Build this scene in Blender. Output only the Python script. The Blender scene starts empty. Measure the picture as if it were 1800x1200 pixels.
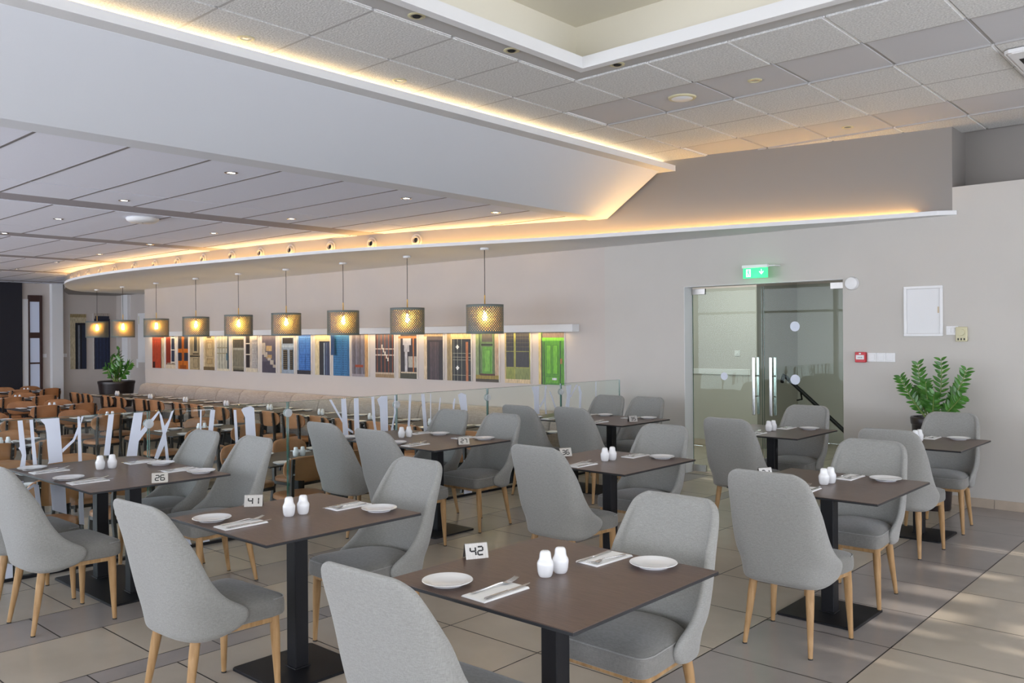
import bpy, bmesh, math, random
from mathutils import Vector, Matrix
random.seed(7)
S = bpy.context.scene
COL = S.collection
PI = math.pi

# ------------------------------------------------------------------ camera
cam_d = bpy.data.cameras.new('camera')
cam = bpy.data.objects.new('camera', cam_d); COL.objects.link(cam)
cam_d.sensor_width = 36.0; cam_d.lens = 1503.78 / 1800 * 36.0
cam_d.shift_y = -8.69 / 1800
cam_d.clip_start = 0.05; cam_d.clip_end = 200
YAW, ROLL, H = .734919, -.006659, 1.62
_f = Vector((-math.sin(YAW), math.cos(YAW), 0)); _r = Vector((math.cos(YAW), math.sin(YAW), 0)); _u = Vector((0, 0, 1))
_r2 = _r * math.cos(ROLL) + _u * math.sin(ROLL); _u2 = -_r * math.sin(ROLL) + _u * math.cos(ROLL)
mw = Matrix((( _r2.x, _u2.x, -_f.x, 0), (_r2.y, _u2.y, -_f.y, 0), (_r2.z, _u2.z, -_f.z, H), (0, 0, 0, 1)))
cam.matrix_world = mw
S.camera = cam

# ------------------------------------------------------------------ exposure, world, sun
S.view_settings.view_transform = 'Standard'; S.view_settings.look = 'None'
S.view_settings.exposure = -0.12; S.view_settings.gamma = 1.0; S.view_settings.use_curve_mapping = False
w = bpy.data.worlds.new('daylight'); S.world = w; w.use_nodes = True
bg = w.node_tree.nodes['Background']; bg.inputs[0].default_value = (0.84, 0.89, 1.0, 1); bg.inputs[1].default_value = 8.2
S.cycles.max_bounces = 8; S.cycles.diffuse_bounces = 5; S.cycles.glossy_bounces = 3; S.cycles.transmission_bounces = 6
S.cycles.transparent_max_bounces = 24; S.cycles.caustics_reflective = False; S.cycles.caustics_refractive = False
S.cycles.sample_clamp_indirect = 4.0

sl = bpy.data.lights.new('sun', 'SUN'); sl.energy = 7.0; sl.angle = math.radians(.6); sl.color = (1.0, .93, .82)
so = bpy.data.objects.new('sun', sl); COL.objects.link(so)
so.rotation_euler = Vector((-0.95, -0.02, -0.36)).to_track_quat('-Z', 'Y').to_euler()

def area(name, loc, sx, sy, rot, energy, color, portal=False, spread=PI):
    l = bpy.data.lights.new(name, 'AREA'); l.shape = 'RECTANGLE'; l.size = sx; l.size_y = sy
    l.energy = energy; l.color = color; l.spread = spread
    if portal: l.cycles.is_portal = True
    o = bpy.data.objects.new(name, l); COL.objects.link(o); o.location = loc; o.rotation_euler = rot
    return o
# daylight portals in the window openings (front glazing and right glazing)
area('window_portal', (-1.0, -3.45, 1.6), 12.0, 3.0, (-PI/2, 0, PI), 1, (1, 1, 1), True)
area('window_portal', (-15.0, -3.45, 1.3), 15.0, 3.0, (-PI/2, 0, PI), 1, (1, 1, 1), True)
area('window_portal', (4.45, 2.7, 1.6), 11.0, 3.0, (PI/2, 0, PI/2), 1, (1, 1, 1), True)
WARM = (1.0, .60, .22); YEL = (1.0, .74, .40)
# LED strips hidden in the coves
area('cove_strip_beam', (-5.30, 2.6, 3.515), .06, 12.0, (PI, 0, 0), 62, (1.0, .70, .36))
area('cove_strip_coffer', (-3.93, .3, 3.61), .05, 9.4, (PI, 0, 0), 26, (1.0, .80, .42))
area('cove_strip_coffer', (1.0, 5.14, 3.61), 9.8, .05, (PI, 0, 0), 26, (1.0, .74, .30))
area('ledge_strip', (-13.0, 8.76, 1.67), 12.0, .04, (0, 0, 0), 30, (1.0, .70, .35))
area('corridor_lamp', (-5.6, 10.1, 2.86), 1.6, .5, (0, 0, 0), 42, (1.0, .98, .93))


# ------------------------------------------------------------------ materials
def mat(name, color, rough=.6, metal=0.0, spec=.5, emis=None, estr=0, noise=0, nscale=8, bump=0, bscale=60, bdist=.002, stretch=None, color2=None, coat=0):
    m = bpy.data.materials.new(name); m.use_nodes = True; nt = m.node_tree; N = nt.nodes; L = nt.links
    b = N['Principled BSDF']
    b.inputs['Base Color'].default_value = (*color, 1); b.inputs['Roughness'].default_value = rough
    b.inputs['Metallic'].default_value = metal; b.inputs['Specular IOR Level'].default_value = spec
    if coat: b.inputs['Coat Weight'].default_value = coat; b.inputs['Coat Roughness'].default_value = .1
    if emis: b.inputs['Emission Color'].default_value = (*emis, 1); b.inputs['Emission Strength'].default_value = estr
    tc = N.new('ShaderNodeTexCoord'); mp = N.new('ShaderNodeMapping'); L.new(tc.outputs['Object'], mp.inputs[0])
    if stretch: mp.inputs['Scale'].default_value = stretch
    if noise or color2:
        n = N.new('ShaderNodeTexNoise'); n.inputs['Scale'].default_value = nscale; n.inputs['Detail'].default_value = 5
        L.new(mp.outputs[0], n.inputs['Vector'])
        r = N.new('ShaderNodeValToRGB'); c2 = color2 or tuple(min(1, c * (1 + noise)) for c in color)
        c1 = color if color2 else tuple(c * (1 - noise) for c in color)
        r.color_ramp.elements[0].position = .35; r.color_ramp.elements[1].position = .65
        r.color_ramp.elements[0].color = (*c1, 1); r.color_ramp.elements[1].color = (*c2, 1)
        L.new(n.outputs['Fac'], r.inputs[0]); L.new(r.outputs[0], b.inputs['Base Color'])
    if bump:
        n2 = N.new('ShaderNodeTexNoise'); n2.inputs['Scale'].default_value = bscale; n2.inputs['Detail'].default_value = 3
        L.new(mp.outputs[0], n2.inputs['Vector'])
        bp = N.new('ShaderNodeBump'); bp.inputs['Strength'].default_value = bump; bp.inputs['Distance'].default_value = bdist
        L.new(n2.outputs['Fac'], bp.inputs['Height']); L.new(bp.outputs[0], b.inputs['Normal'])
    return m

def weave(name, c1, c2, scale=420, rough=.85, stretch=(1, 1, 1)):
    # woven cloth: two crossed stretched noises (threads along and across)
    m = bpy.data.materials.new(name); m.use_nodes = True; nt = m.node_tree; N = nt.nodes; L = nt.links
    b = N['Principled BSDF']; b.inputs['Roughness'].default_value = rough; b.inputs['Sheen Weight'].default_value = .25
    b.inputs['Specular IOR Level'].default_value = .3
    tc = N.new('ShaderNodeTexCoord')
    outs = []
    for sc in ((.10, .10, 1), (1, 1, .07)):
        mp = N.new('ShaderNodeMapping'); mp.inputs['Scale'].default_value = sc; L.new(tc.outputs['Object'], mp.inputs[0])
        n = N.new('ShaderNodeTexNoise'); n.inputs['Scale'].default_value = scale; n.inputs['Detail'].default_value = 2
        L.new(mp.outputs[0], n.inputs['Vector']); outs.append(n.outputs['Fac'])
    a = N.new('ShaderNodeMath'); a.operation = 'ADD'; L.new(outs[0], a.inputs[0]); L.new(outs[1], a.inputs[1])
    h = N.new('ShaderNodeMath'); h.operation = 'MULTIPLY'; h.inputs[1].default_value = .5; L.new(a.outputs[0], h.inputs[0])
    r = N.new('ShaderNodeValToRGB'); r.color_ramp.elements[0].position = .38; r.color_ramp.elements[1].position = .62
    r.color_ramp.elements[0].color = (*c1, 1); r.color_ramp.elements[1].color = (*c2, 1)
    L.new(h.outputs[0], r.inputs[0]); L.new(r.outputs[0], b.inputs['Base Color'])
    bp = N.new('ShaderNodeBump'); bp.inputs['Strength'].default_value = .35; bp.inputs['Distance'].default_value = .0015
    L.new(h.outputs[0], bp.inputs['Height']); L.new(bp.outputs[0], b.inputs['Normal'])
    return m

def glassmat(name, tint=(.90, .97, .94), ior=1.42, rough=0.0):
    # clear pane: transparent with a fresnel mirror reflection (thin architectural glass)
    m = bpy.data.materials.new(name); m.use_nodes = True; nt = m.node_tree; N = nt.nodes; L = nt.links
    for n in list(N): N.remove(n)
    o = N.new('ShaderNodeOutputMaterial'); t = N.new('ShaderNodeBsdfTransparent'); t.inputs[0].default_value = (*tint, 1)
    g = N.new('ShaderNodeBsdfGlossy'); g.inputs['Roughness'].default_value = rough; g.inputs[0].default_value = (.9, .97, .95, 1)
    f = N.new('ShaderNodeFresnel'); f.inputs[0].default_value = ior
    ge = N.new('ShaderNodeNewGeometry'); iv = N.new('ShaderNodeMath'); iv.operation = 'SUBTRACT'; iv.inputs[0].default_value = 1; L.new(ge.outputs['Backfacing'], iv.inputs[1])
    ml = N.new('ShaderNodeMath'); ml.operation = 'MULTIPLY'; L.new(f.outputs[0], ml.inputs[0]); L.new(iv.outputs[0], ml.inputs[1])   # only the outer faces mirror
    mx = N.new('ShaderNodeMixShader'); L.new(ml.outputs[0], mx.inputs[0]); L.new(t.outputs[0], mx.inputs[1]); L.new(g.outputs[0], mx.inputs[2])
    L.new(mx.outputs[0], o.inputs[0]); return m

M = {}
M['wall'] = mat('wall_paint', (.545, .52, .48), .75, noise=.015, nscale=2)
M['wall_warm'] = mat('wall_paint_dining', (.55, .50, .46), .75, noise=.015, nscale=2)
M['white'] = mat('white_paint', (.78, .785, .79), .7)
M['beam'] = mat('beam_paint', (.725, .75, .79), .6)
M['plaster'] = mat('grey_plaster', (.50, .495, .485), .75)
M['taupe'] = mat('taupe_upper_wall', (.27, .25, .232), .75)  # even tone, darker than the wall below
M['tex_tile'] = mat('textured_ceiling_tile', (.68, .68, .665), .9, noise=.16, nscale=75, bump=1, bscale=70, bdist=.008)
M['flat_tile'] = mat('flat_ceiling_tile', (.56, .56, .575), .75)
M['grid'] = mat('ceiling_grid', (.42, .41, .40), .6); M['gridlit'] = mat('lit_tile_edge', (.92, .92, .92), .5)  # white joint bars: light caught by the tile edges, put into colour
M['lowtile'] = mat('mineral_tile', (.82, .84, .93), .85, noise=.04, nscale=300, bump=.2, bscale=200)
M['lowgrid'] = mat('dark_ceiling_grid', (.20, .185, .185), .7)
M['lowband'] = mat('taupe_ceiling_band', (.36, .34, .36), .75)
M['coffer'] = mat('coffer_cream', (.80, .76, .64), .7)
M['tile'] = mat('beige_floor_tile', (.42, .365, .30), .27, noise=.05, nscale=2.5, spec=.5, bump=.03, bscale=3)
M['gtile'] = mat('grey_floor_tile', (.30, .27, .255), .27, noise=.05, nscale=2.5, spec=.5)
M['grout'] = mat('grout', (.05, .045, .04), .9)
M['skirt'] = mat('skirting_tile', (.46, .38, .30), .5, noise=.05)
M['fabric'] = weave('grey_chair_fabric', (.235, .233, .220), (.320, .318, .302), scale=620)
M['fabric_shaded'] = weave('grey_chair_fabric_shaded', (.165, .160, .148), (.225, .218, .204), scale=620)  # same chair fabric, darkened: shade on the seat put into the colour
M['oak'] = mat('oak_wood', (.34, .195, .080), .45, color2=(.46, .285, .135), nscale=9, stretch=(6, 6, .8), spec=.4)
M['rubber'] = mat('black_rubber', (.02, .02, .02), .7)
M['laminate'] = mat('walnut_laminate', (.085, .050, .038), .36, color2=(.128, .082, .064), nscale=5, stretch=(3, 60, 3), spec=.5)
M['darktop'] = mat('dark_table_laminate', (.035, .026, .023), .5, noise=.2, stretch=(3, 40, 3))
M['edge'] = mat('black_edge', (.012, .013, .016), .5)
M['blackmetal'] = mat('black_powdercoat', (.008, .008, .010), .5, spec=.28)
M['china'] = mat('white_china', (.86, .86, .87), .12, spec=.6, coat=.4)
M['steel'] = mat('stainless_steel', (.62, .61, .60), .22, metal=1)
M['brushed'] = mat('brushed_steel', (.50, .48, .455), .42, metal=1, noise=.1, nscale=4, stretch=(1, 40, 1))
M['napkin'] = mat('paper_napkin', (.88, .88, .88), .9, bump=.3, bscale=120)
M['black'] = mat('black_ink', (.015, .015, .015), .7)
M['leather'] = mat('tan_leather', (.40, .185, .080), .42, noise=.10, nscale=6, spec=.45)
M['darkwood'] = mat('dark_stained_wood', (.018, .015, .014), .4)
M['bench'] = weave('cream_bench_fabric', (.29, .25, .225), (.40, .35, .32), scale=110)
M['glass'] = glassmat('clear_glass', (.93, .975, .96))
M['doorglass'] = glassmat('door_glass', (.84, .90, .87), 1.30)
M['glassedge'] = mat('green_glass_edge', (.02, .10, .075), .1, spec=.8)
M['decal'] = mat('white_tree_film', (.70, .74, .84), .6)
M['brownframe'] = mat('brown_window_frame', (.045, .018, .015), .5)
M['paleglass'] = mat('frosted_daylit_glass', (.40, .44, .55), .4, emis=(.55, .62, .80), estr=.25)
M['darkwall'] = mat('dark_navy_wall', (.014, .014, .022), .7)
M['plasticw'] = mat('white_plastic', (.80, .80, .80), .35)
M['plasticc'] = mat('cream_plastic', (.60, .56, .36), .4)
M['red'] = mat('red_plastic', (.55, .01, .02), .35)
M['pot'] = mat('dark_planter', (.022, .016, .016), .35, noise=.1)
M['pebble'] = mat('white_pebbles', (.7, .68, .64), .8, noise=.3, nscale=60, bump=1, bscale=60, bdist=.02)
M['clamp'] = mat('clear_plastic_disc', (.75, .78, .80), .2); M['clamp'].node_tree.nodes['Principled BSDF'].inputs['Alpha'].default_value = .45
M['leaf'] = mat('glossy_leaf', (.035, .13, .018), .28, spec=.6, color2=(.075, .23, .03), nscale=12)
M['stem'] = mat('green_stem', (.16, .24, .06), .5)
M['lampon'] = mat('lit_downlight', (1, 1, 1), .5, emis=(1, .93, .80), estr=9)
M['lampoff'] = mat('unlit_lens', (.25, .24, .22), .2)
M['hole'] = mat('dark_recess', (.01, .01, .01), .9)
M['bulb'] = mat('filament_bulb', (1, .8, .4), .5, emis=(1.0, .66, .24), estr=170)
M['brass'] = mat('brass', (.62, .38, .12), .3, metal=1)
M['cord'] = mat('dark_cord', (.03, .028, .027), .7)
M['cuff'] = mat('vent_cream', (.46, .42, .38), .45)
M['signgreen'] = mat('lit_green_acrylic', (.02, .4, .12), .3, emis=(.02, .75, .22), estr=1.5)
M['signwhite'] = mat('lit_white_symbol', (.8, 1, .9), .3, emis=(.40, 1, .80), estr=2.6)

def shade_mat(name, col, rough, metal, emis=None):
    # lampshade with small diamond perforations cut through it
    m = mat(name, col, rough, metal); nt = m.node_tree; N = nt.nodes; L = nt.links; b = N['Principled BSDF']
    uv = N.new('ShaderNodeUVMap'); sp = N.new('ShaderNodeSeparateXYZ'); L.new(uv.outputs[0], sp.inputs[0])
    def mth(op, a, bb=None):
        n = N.new('ShaderNodeMath'); n.operation = op
        for i, v in enumerate((a, bb)):
            if v is None: continue
            if isinstance(v, (int, float)): n.inputs[i].default_value = v
            else: L.new(v, n.inputs[i])
        return n.outputs[0]
    u = mth('MULTIPLY', sp.outputs[0], 44); v = mth('MULTIPLY', sp.outputs[1], 10)
    a = mth('FRACT', mth('ADD', u, v)); c = mth('FRACT', mth('SUBTRACT', u, v))
    da = mth('ABSOLUTE', mth('SUBTRACT', a, .5)); dc = mth('ABSOLUTE', mth('SUBTRACT', c, .5))
    mx = mth('MAXIMUM', da, dc)
    hole = mth('LESS_THAN', mx, .23)
    ins = mth('MULTIPLY', mth('GREATER_THAN', sp.outputs[1], .08), mth('LESS_THAN', sp.outputs[1], .92))
    hole = mth('MULTIPLY', hole, ins)
    L.new(mth('SUBTRACT', 1, hole), b.inputs['Alpha'])
    return m
M['shade'] = shade_mat('grey_green_shade', (.16, .185, .165), .6, 0)
M['shadein'] = shade_mat('gold_shade_lining', (.90, .60, .15), .38, .85)

# ------------------------------------------------------------------ mesh helpers
class MB:
    def __init__(s): s.v = []; s.f = []; s.m = []; s.uv = {}
    def add(s, vs, fs, mi=0):
        o = len(s.v); s.v += [tuple(v) for v in vs]; s.f += [tuple(i + o for i in f) for f in fs]; s.m += [mi] * len(fs); return s
    def box(s, x0, x1, y0, y1, z0, z1, mi=0):
        return s.add([(x0,y0,z0),(x1,y0,z0),(x1,y1,z0),(x0,y1,z0),(x0,y0,z1),(x1,y0,z1),(x1,y1,z1),(x0,y1,z1)],
                     [(0,3,2,1),(4,5,6,7),(0,1,5,4),(1,2,6,5),(2,3,7,6),(3,0,4,7)], mi)
    def bbox(s, x0, x1, y0, y1, z0, z1, b=.004, mi=0):   # box with chamfered vertical and horizontal edges
        def ring(i, z): return [(x0+b+i,y0+i,z),(x1-b-i,y0+i,z),(x1-i,y0+b+i,z),(x1-i,y1-b-i,z),(x1-b-i,y1-i,z),(x0+b+i,y1-i,z),(x0+i,y1-b-i,z),(x0+i,y0+b+i,z)]
        return s.loft([ring(b*.7, z0), ring(0, z0+b), ring(0, z1-b), ring(b*.7, z1)], mi)
    def loft(s, rings, mi=0, cap=True):
        n = len(rings[0]); vs = [p for r in rings for p in r]; fs = []
        for k in range(len(rings)-1):
            for i in range(n):
                j = (i+1) % n; fs.append((k*n+i, k*n+j, (k+1)*n+j, (k+1)*n+i))
        if cap: fs.append(tuple(reversed(range(n)))); fs.append(tuple((len(rings)-1)*n+i for i in range(n)))
        return s.add(vs, fs, mi)
    def lathe(s, prof, n=24, c=(0,0,0), mi=0, cap=True):
        return s.loft([[(c[0]+r*math.cos(2*PI*i/n), c[1]+r*math.sin(2*PI*i/n), c[2]+z) for i in range(n)] for r, z in prof], mi, cap)
    def tube(s, pts, rs, n=10, mi=0):
        pts = [Vector(p) for p in pts]
        if isinstance(rs, (int, float)): rs = [rs]*len(pts)
        rings = []; up = None
        for i, p in enumerate(pts):
            d = (pts[min(i+1, len(pts)-1)] - pts[max(i-1, 0)]).normalized()
            if up is None: up = Vector((0,0,1)) if abs(d.z) < .9 else Vector((1,0,0))
            a = d.cross(up).normalized(); bb = d.cross(a).normalized(); 
            rings.append([tuple(p + (a*math.cos(2*PI*k/n) - bb*math.sin(2*PI*k/n))*rs[i]) for k in range(n)])
        return s.loft(rings, mi)
    def prism(s, poly, z0, z1, mi=0):
        return s.loft([[(x, y, z0) for x, y in poly], [(x, y, z1) for x, y in poly]], mi)
    def quad(s, a, b, c, d, mi=0): return s.add([a, b, c, d], [(0,1,2,3)], mi)
    def obj(s, name, mats, parent=None, smooth=False, loc=None, fix=True):
        me = bpy.data.meshes.new(name); me.from_pydata(s.v, [], s.f)
        if not isinstance(mats, (list, tuple)): mats = [mats]
        for m in mats: me.materials.append(M[m] if isinstance(m, str) else m)
        me.polygons.foreach_set('material_index', s.m)
        if fix:
            bm = bmesh.new(); bm.from_mesh(me); bmesh.ops.recalc_face_normals(bm, faces=bm.faces); bm.to_mesh(me); bm.free()
        if smooth:
            for p in me.polygons: p.use_smooth = True
            me.update()
            try: me.set_sharp_from_angle(angle=math.radians(42))
            except Exception: pass
        o = bpy.data.objects.new(name, me); COL.objects.link(o)
        if parent is not None: o.parent = parent
        if loc: o.location = loc
        return o

def tag(o, label=None, cat=None, group=None, kind=None):
    if label: o['label'] = label
    if cat: o['category'] = cat
    if group: o['group'] = group
    if kind: o['kind'] = kind
    return o
def empty(name, loc=(0,0,0), rz=0, label=None, cat=None, group=None, kind=None):
    o = bpy.data.objects.new(name, None); COL.objects.link(o); o.location = loc; o.rotation_euler = (0, 0, rz)
    o.empty_display_size = .1
    return tag(o, label, cat, group, kind)
def struct(o): o['kind'] = 'structure'; return o
KIDS = {}
def kids(o):
    return [c for c in bpy.data.objects if c.parent == o]
def freeze(o):  # remember a prototype as a tree of (object, children)
    return (o, [freeze(c) for c in kids(o)])
def dup(tree, loc=None, rz=None, label=None, group=None, parent=None):
    o, ch = tree
    c = o.copy(); COL.objects.link(c)
    c.parent = parent
    if loc is not None: c.location = loc
    if rz is not None: c.rotation_euler = (0, 0, rz)
    if label: c['label'] = label
    if group: c['group'] = group
    for t in ch: dup(t, parent=c)
    return c
class Proto:
    def __init__(s, root): s.root = root; s.tree = freeze(root); s.used = False
    def place(s, loc, rz=0, label=None, group=None):
        if not s.used:
            s.used = True; o = s.root; o.location = loc; o.rotation_euler = (0, 0, rz)
            if label: o['label'] = label
            if group: o['group'] = group
            return o
        return dup(s.tree, loc, rz, label, group)
def bake(o, mods):
    for t, kw in mods:
        md = o.modifiers.new(t, t)
        for k, v in kw.items(): setattr(md, k, v)
    dg = bpy.context.evaluated_depsgraph_get(); dg.update()
    me = bpy.data.meshes.new_from_object(o.evaluated_get(dg)); o.modifiers.clear(); o.data = me
    for p in me.polygons: p.use_smooth = True
    return o
def interp(tab, z):
    for (z0, a), (z1, b) in zip(tab, tab[1:]):
        if z <= z1: t = (z - z0)/(z1 - z0); return a + (b - a)*max(0, t)
    return tab[-1][1]
def smoothtab(pts, n=10):   # Catmull-Rom through 2D points
    out = []
    P = [pts[0]] + list(pts) + [pts[-1]]
    for i in range(1, len(P)-2):
        for k in range(n):
            t = k/n; p0, p1, p2, p3 = P[i-1], P[i], P[i+1], P[i+2]
            out.append(tuple(.5*((2*p1[j]) + (-p0[j]+p2[j])*t + (2*p0[j]-5*p1[j]+4*p2[j]-p3[j])*t*t + (-p0[j]+3*p1[j]-3*p2[j]+p3[j])*t**3) for j in range(2)))
    out.append(tuple(pts[-1])); return out

# ------------------------------------------------------------------ setting
BC = [(-2.34,8.84),(-2.85,8.77),(-3.5,8.65),(-4.35,8.48),(-5.06,8.35),(-6.1,8.22),(-7.0,7.96),(-7.9,7.68),(-8.75,7.45),(-9.75,7.24),(-10.9,7.05),(-12.2,6.93),(-14,6.85),(-16.1,6.8),(-17.9,6.93),(-19.8,7.36),(-21.5,7.95),(-23.0,8.6)]
FC = [(-2.30,8.835),(-2.45,8.74),(-3.2,8.58),(-4.55,8.22),(-6.2,7.82),(-7.58,7.36),(-9.2,6.85),(-11.5,6.5),(-13.8,6.28),(-15.9,6.32),(-17.6,6.57),(-19.1,7.07),(-20.6,7.8),(-21.2,8.5),(-21.3,9.78)]
Bs = smoothtab(BC, 6); Fs = [FC[0]] + smoothtab(FC[1:], 6)
ZL = -.33     # level of the dining floor beyond the glass railing

# floors: grout slab with separate tiles let in
g = MB(); g.box(-6.36, 4.6, -3.6, 12.6, -.33, -.004, 2)
def gx(y): return -6.36 + .037*(max(y, 1.9)-1.9)
xl = [-6.35,-6.06,-5.42,-4.95,-4.30,-4.13,-3.49,-2.85,-2.20,-1.52,-.88,-.24,.40,1.04,1.68,2.32,2.96,3.6,4.24,4.59]
gr = {2, 4, 8}
def floor_tiles(mb, xl, gr, y0, y1, ph, z, g=.0035):
    for i in range(len(xl)-1):
        y = y0 - ((y0 - ph[i % len(ph)]) % .64)
        while y < y1:
            a, b = max(y, y0), min(y+.64, y1)
            if b - a > .02: mb.quad((xl[i]+g, a+g, z), (xl[i+1]-g, a+g, z), (xl[i+1]-g, b-g, z), (xl[i]+g, b-g, z), 1 if i in gr else 0)
            y += .64
floor_tiles(g, xl, gr, -3.6, 8.84, [.12,.12,.52,.10,.40,.13,.13,.13,.10,.10], 0)
floor_tiles(g, [-7.6+.64*i for i in range(9)]+[-2.5], set(), 8.86, 12.6, [.3], 0)
struct(g.obj('floor', ['tile', 'gtile', 'grout']))
g = MB(); g.box(-23.2, -6.36, -3.6, 9.9, ZL-.1, ZL-.004, 2)
floor_tiles(g, [-23.2+.64*i for i in range(27)]+[-6.36], {5, 14, 20}, -3.6, 9.85, [.3,.1], ZL)
struct(g.obj('floor', ['tile', 'gtile', 'grout']))

# back wall with the glass-door opening
wb = MB()
wb.box(-5.25, -3.385, 8.84, 9.02, 2.19, 2.80); wb.box(-6.4, -5.25, 8.84, 9.02, 0, 2.80)
wb.box(-3.385, -2.34, 8.84, 9.02, 0, 2.80); wb.box(-2.34, 4.6, 8.84, 9.02, 0, 3.01); wb.box(-2.34, 4.6, 9.02, 9.30, 2.9, 3.01)
struct(wb.obj('wall_back', 'wall'))
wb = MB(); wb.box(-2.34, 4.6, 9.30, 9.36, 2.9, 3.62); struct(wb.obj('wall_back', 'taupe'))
wb = MB(); wb.box(-19.1, -6.4, 8.84, 9.02, ZL, 2.80); wb.box(-19.25, -19.1, 8.84, 9.8, ZL, 2.80); struct(wb.obj('wall_back', 'wall_warm'))
wb = MB(); wb.box(-23.2, -19.1, 9.80, 9.9, ZL, 3.02); struct(wb.obj('wall_back', 'wall_warm')); struct(MB().box(-22.49, -22.15, 9.72, 9.80, ZL, 3.02).obj('trim_7', 'white'))
# end wall on the left with pilasters and dark cladding
wl = MB(); wl.box(-23.2, -23.0, -3.6, 9.9, ZL, 3.05); wl.box(-23.0, -22.96, 7.50, 7.64, ZL, 2.62, 1); wl.box(-23.0, -22.84, 8.15, 8.41, ZL, 3.02, 1)
struct(wl.obj('wall_left', ['wall_warm', 'white']))
wl = MB(); wl.box(-23.0, -22.93, -3.6, 7.50, ZL, 3.015); struct(wl.obj('wall_left', 'darkwall'))
# glazed facades (outside the frame of the photo): frames only where the openings are
def facade(name, fix, a0, a1, z0, z1, ztop, along, step=1.9, mw=.10):
    f = MB()
    def bx(p, q, za, zb, t=.12):
        if along == 'x': f.box(p, q, fix-t, fix, za, zb)
        else: f.box(fix, fix+t, p, q, za, zb)
    bx(a0, a1, z1, ztop); bx(a0, a1, z0-.33 if z0 < .2 else 0, z0+.05)
    n = int((a1-a0)/step)
    for i in range(n+1):
        c = a0 + (a1-a0)*i/n; bx(max(a0, c-mw/2), min(a1, c+mw/2), z0, z1, .10)
    bx(a0, a1, 2.2, 2.26, .08)
    return struct(f.obj(name, 'white'))
facade('window_1', -3.6, -6.36, 4.6, .9, 2.5, 3.62, 'x')
facade('window_2', -3.6, -23.2, -6.36, .05, 2.85, 3.05, 'x')
facade('window_3', 4.6, -3.6, 8.8, .05, 3.2, 3.62, 'y', 1.9, .3)
wr = MB(); wr.box(4.72, 6.2, -4.0, 9.4, 3.05, 3.2)  # unseen eave and slatted posts, added only to cut the sun into streaks
gaps = [(-3.0, -2.6), (-1.5, -1.3), (.2, .7), (1.8, 1.95), (2.7, 3.0), (3.55, 3.68), (4.55, 4.8), (5.1, 5.16), (5.38, 5.6), (5.85, 6.05), (6.5, 6.62), (7.3, 7.4)]
ya = -4.5
for a, b in gaps + [(9.4, 9.4)]:
    wr.box(7.95, 8.05, ya, a, -.3, 4.05); ya = b
struct(wr.obj('sun_blocker_right', 'white'))
wr = MB(); wr.box(-6.45, -6.36, -3.6, .6, 0, 1.0); struct(wr.obj('wall_front', 'wall'))

# upper ceiling: T-bar grid, textured tiles standing proud, flat tiles flush
XG = [-5.335+.645*i for i in range(16)]; YG = [5.24-.655*8+.655*j - .655*6 for j in range(0, 21)]
YG = [5.24 + .6575*(j-14) for j in range(0, 21)]
CX0, CX1, CY0, CY1 = -4.05, 2.85, -1.35, 5.24
c = MB(); c.box(-5.46, CX0, -3.6, 9.3, 3.606, 3.66, 2); c.box(CX1, 4.6, -3.6, 9.3, 3.606, 3.66, 2)
c.box(CX0, CX1, CY1, 9.3, 3.606, 3.66, 2); c.box(CX0, CX1, -3.6, CY0, 3.606, 3.66, 2)
XX = XG + [4.6]
def inhole(x0, x1, y0, y1): return x0 < CX1-.02 and x1 > CX0+.02 and y0 < CY1-.02 and y1 > CY0+.02
def tile(mb, x0, x1, y0, y1, z, tex):
    xw = x1; x0 += .006; x1 -= .020; y0 += .009; y1 -= .009
    if x1-x0 < .03 or y1-y0 < .03: return
    mb.box(x0, x1, y1, y1+.018, z-.0145, z+.012, 2)
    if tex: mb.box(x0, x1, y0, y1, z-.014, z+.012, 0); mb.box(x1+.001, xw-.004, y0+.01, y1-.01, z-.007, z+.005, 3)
    else: mb.box(x0, x1, y0, y1, z-.001, z+.012, 1)
for i in range(len(XX)-1):
    for j in range(len(YG)-1):
        x0, x1, y0, y1 = XX[i], XX[i+1], YG[j], YG[j+1]
        y1 = min(y1, 9.3); 
        if y0 >= 9.3: continue
        flat = j in (15, 18) and x0 > -5.0
        if inhole(x0, x1, y0, y1):
            if y1 <= CY1+.02 and y0 < CY1-.02 and x0 < CX0-.05: tile(c, x0, CX0, y0, y1, 3.6, not flat)
            elif y0 < CY0-.05 and y1 > CY0: tile(c, x0, x1, y0, CY0, 3.6, not flat)
            elif x1 > CX1+.05: tile(c, CX1, x1, y0, y1, 3.6, not flat)
            continue
        tile(c, x0, x1, y0, y1, 3.6, not flat)
c.box(-5.46, -5.335, -3.6, 9.3, 3.599, 3.61, 0)
struct(c.obj('ceiling', ['tex_tile', 'flat_tile', 'grid', 'gridlit']))
# coffer: flat band, dropped lip, side walls and raised cream ceiling
c = MB()
for (x0, x1, y0, y1) in ((CX0, CX0+.2, CY0, CY1), (CX1-.2, CX1, CY0, CY1), (CX0+.2, CX1-.2, CY1-.2, CY1), (CX0+.2, CX1-.2, CY0, CY0+.2)):
    c.box(x0, x1, y0, y1, 3.597, 3.66, 0)
LX0, LX1, LY0, LY1 = CX0+.19, CX1-.19, CY0+.19, CY1-.19
for (x0, x1, y0, y1) in ((LX0, LX0+.07, LY0, LY1), (LX1-.07, LX1, LY0, LY1), (LX0+.07, LX1-.07, LY1-.07, LY1), (LX0+.07, LX1-.07, LY0, LY0+.07)):
    c.box(x0, x1, y0, y1, 3.57, 3.655, 1)
for (x0, x1, y0, y1) in ((CX0-.05, CX0, CY0, CY1), (CX1, CX1+.05, CY0, CY1), (CX0-.05, CX1+.05, CY1, CY1+.05), (CX0-.05, CX1+.05, CY0-.05, CY0)):
    c.box(x0, x1, y0, y1, 3.66, 4.0, 2)
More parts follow.
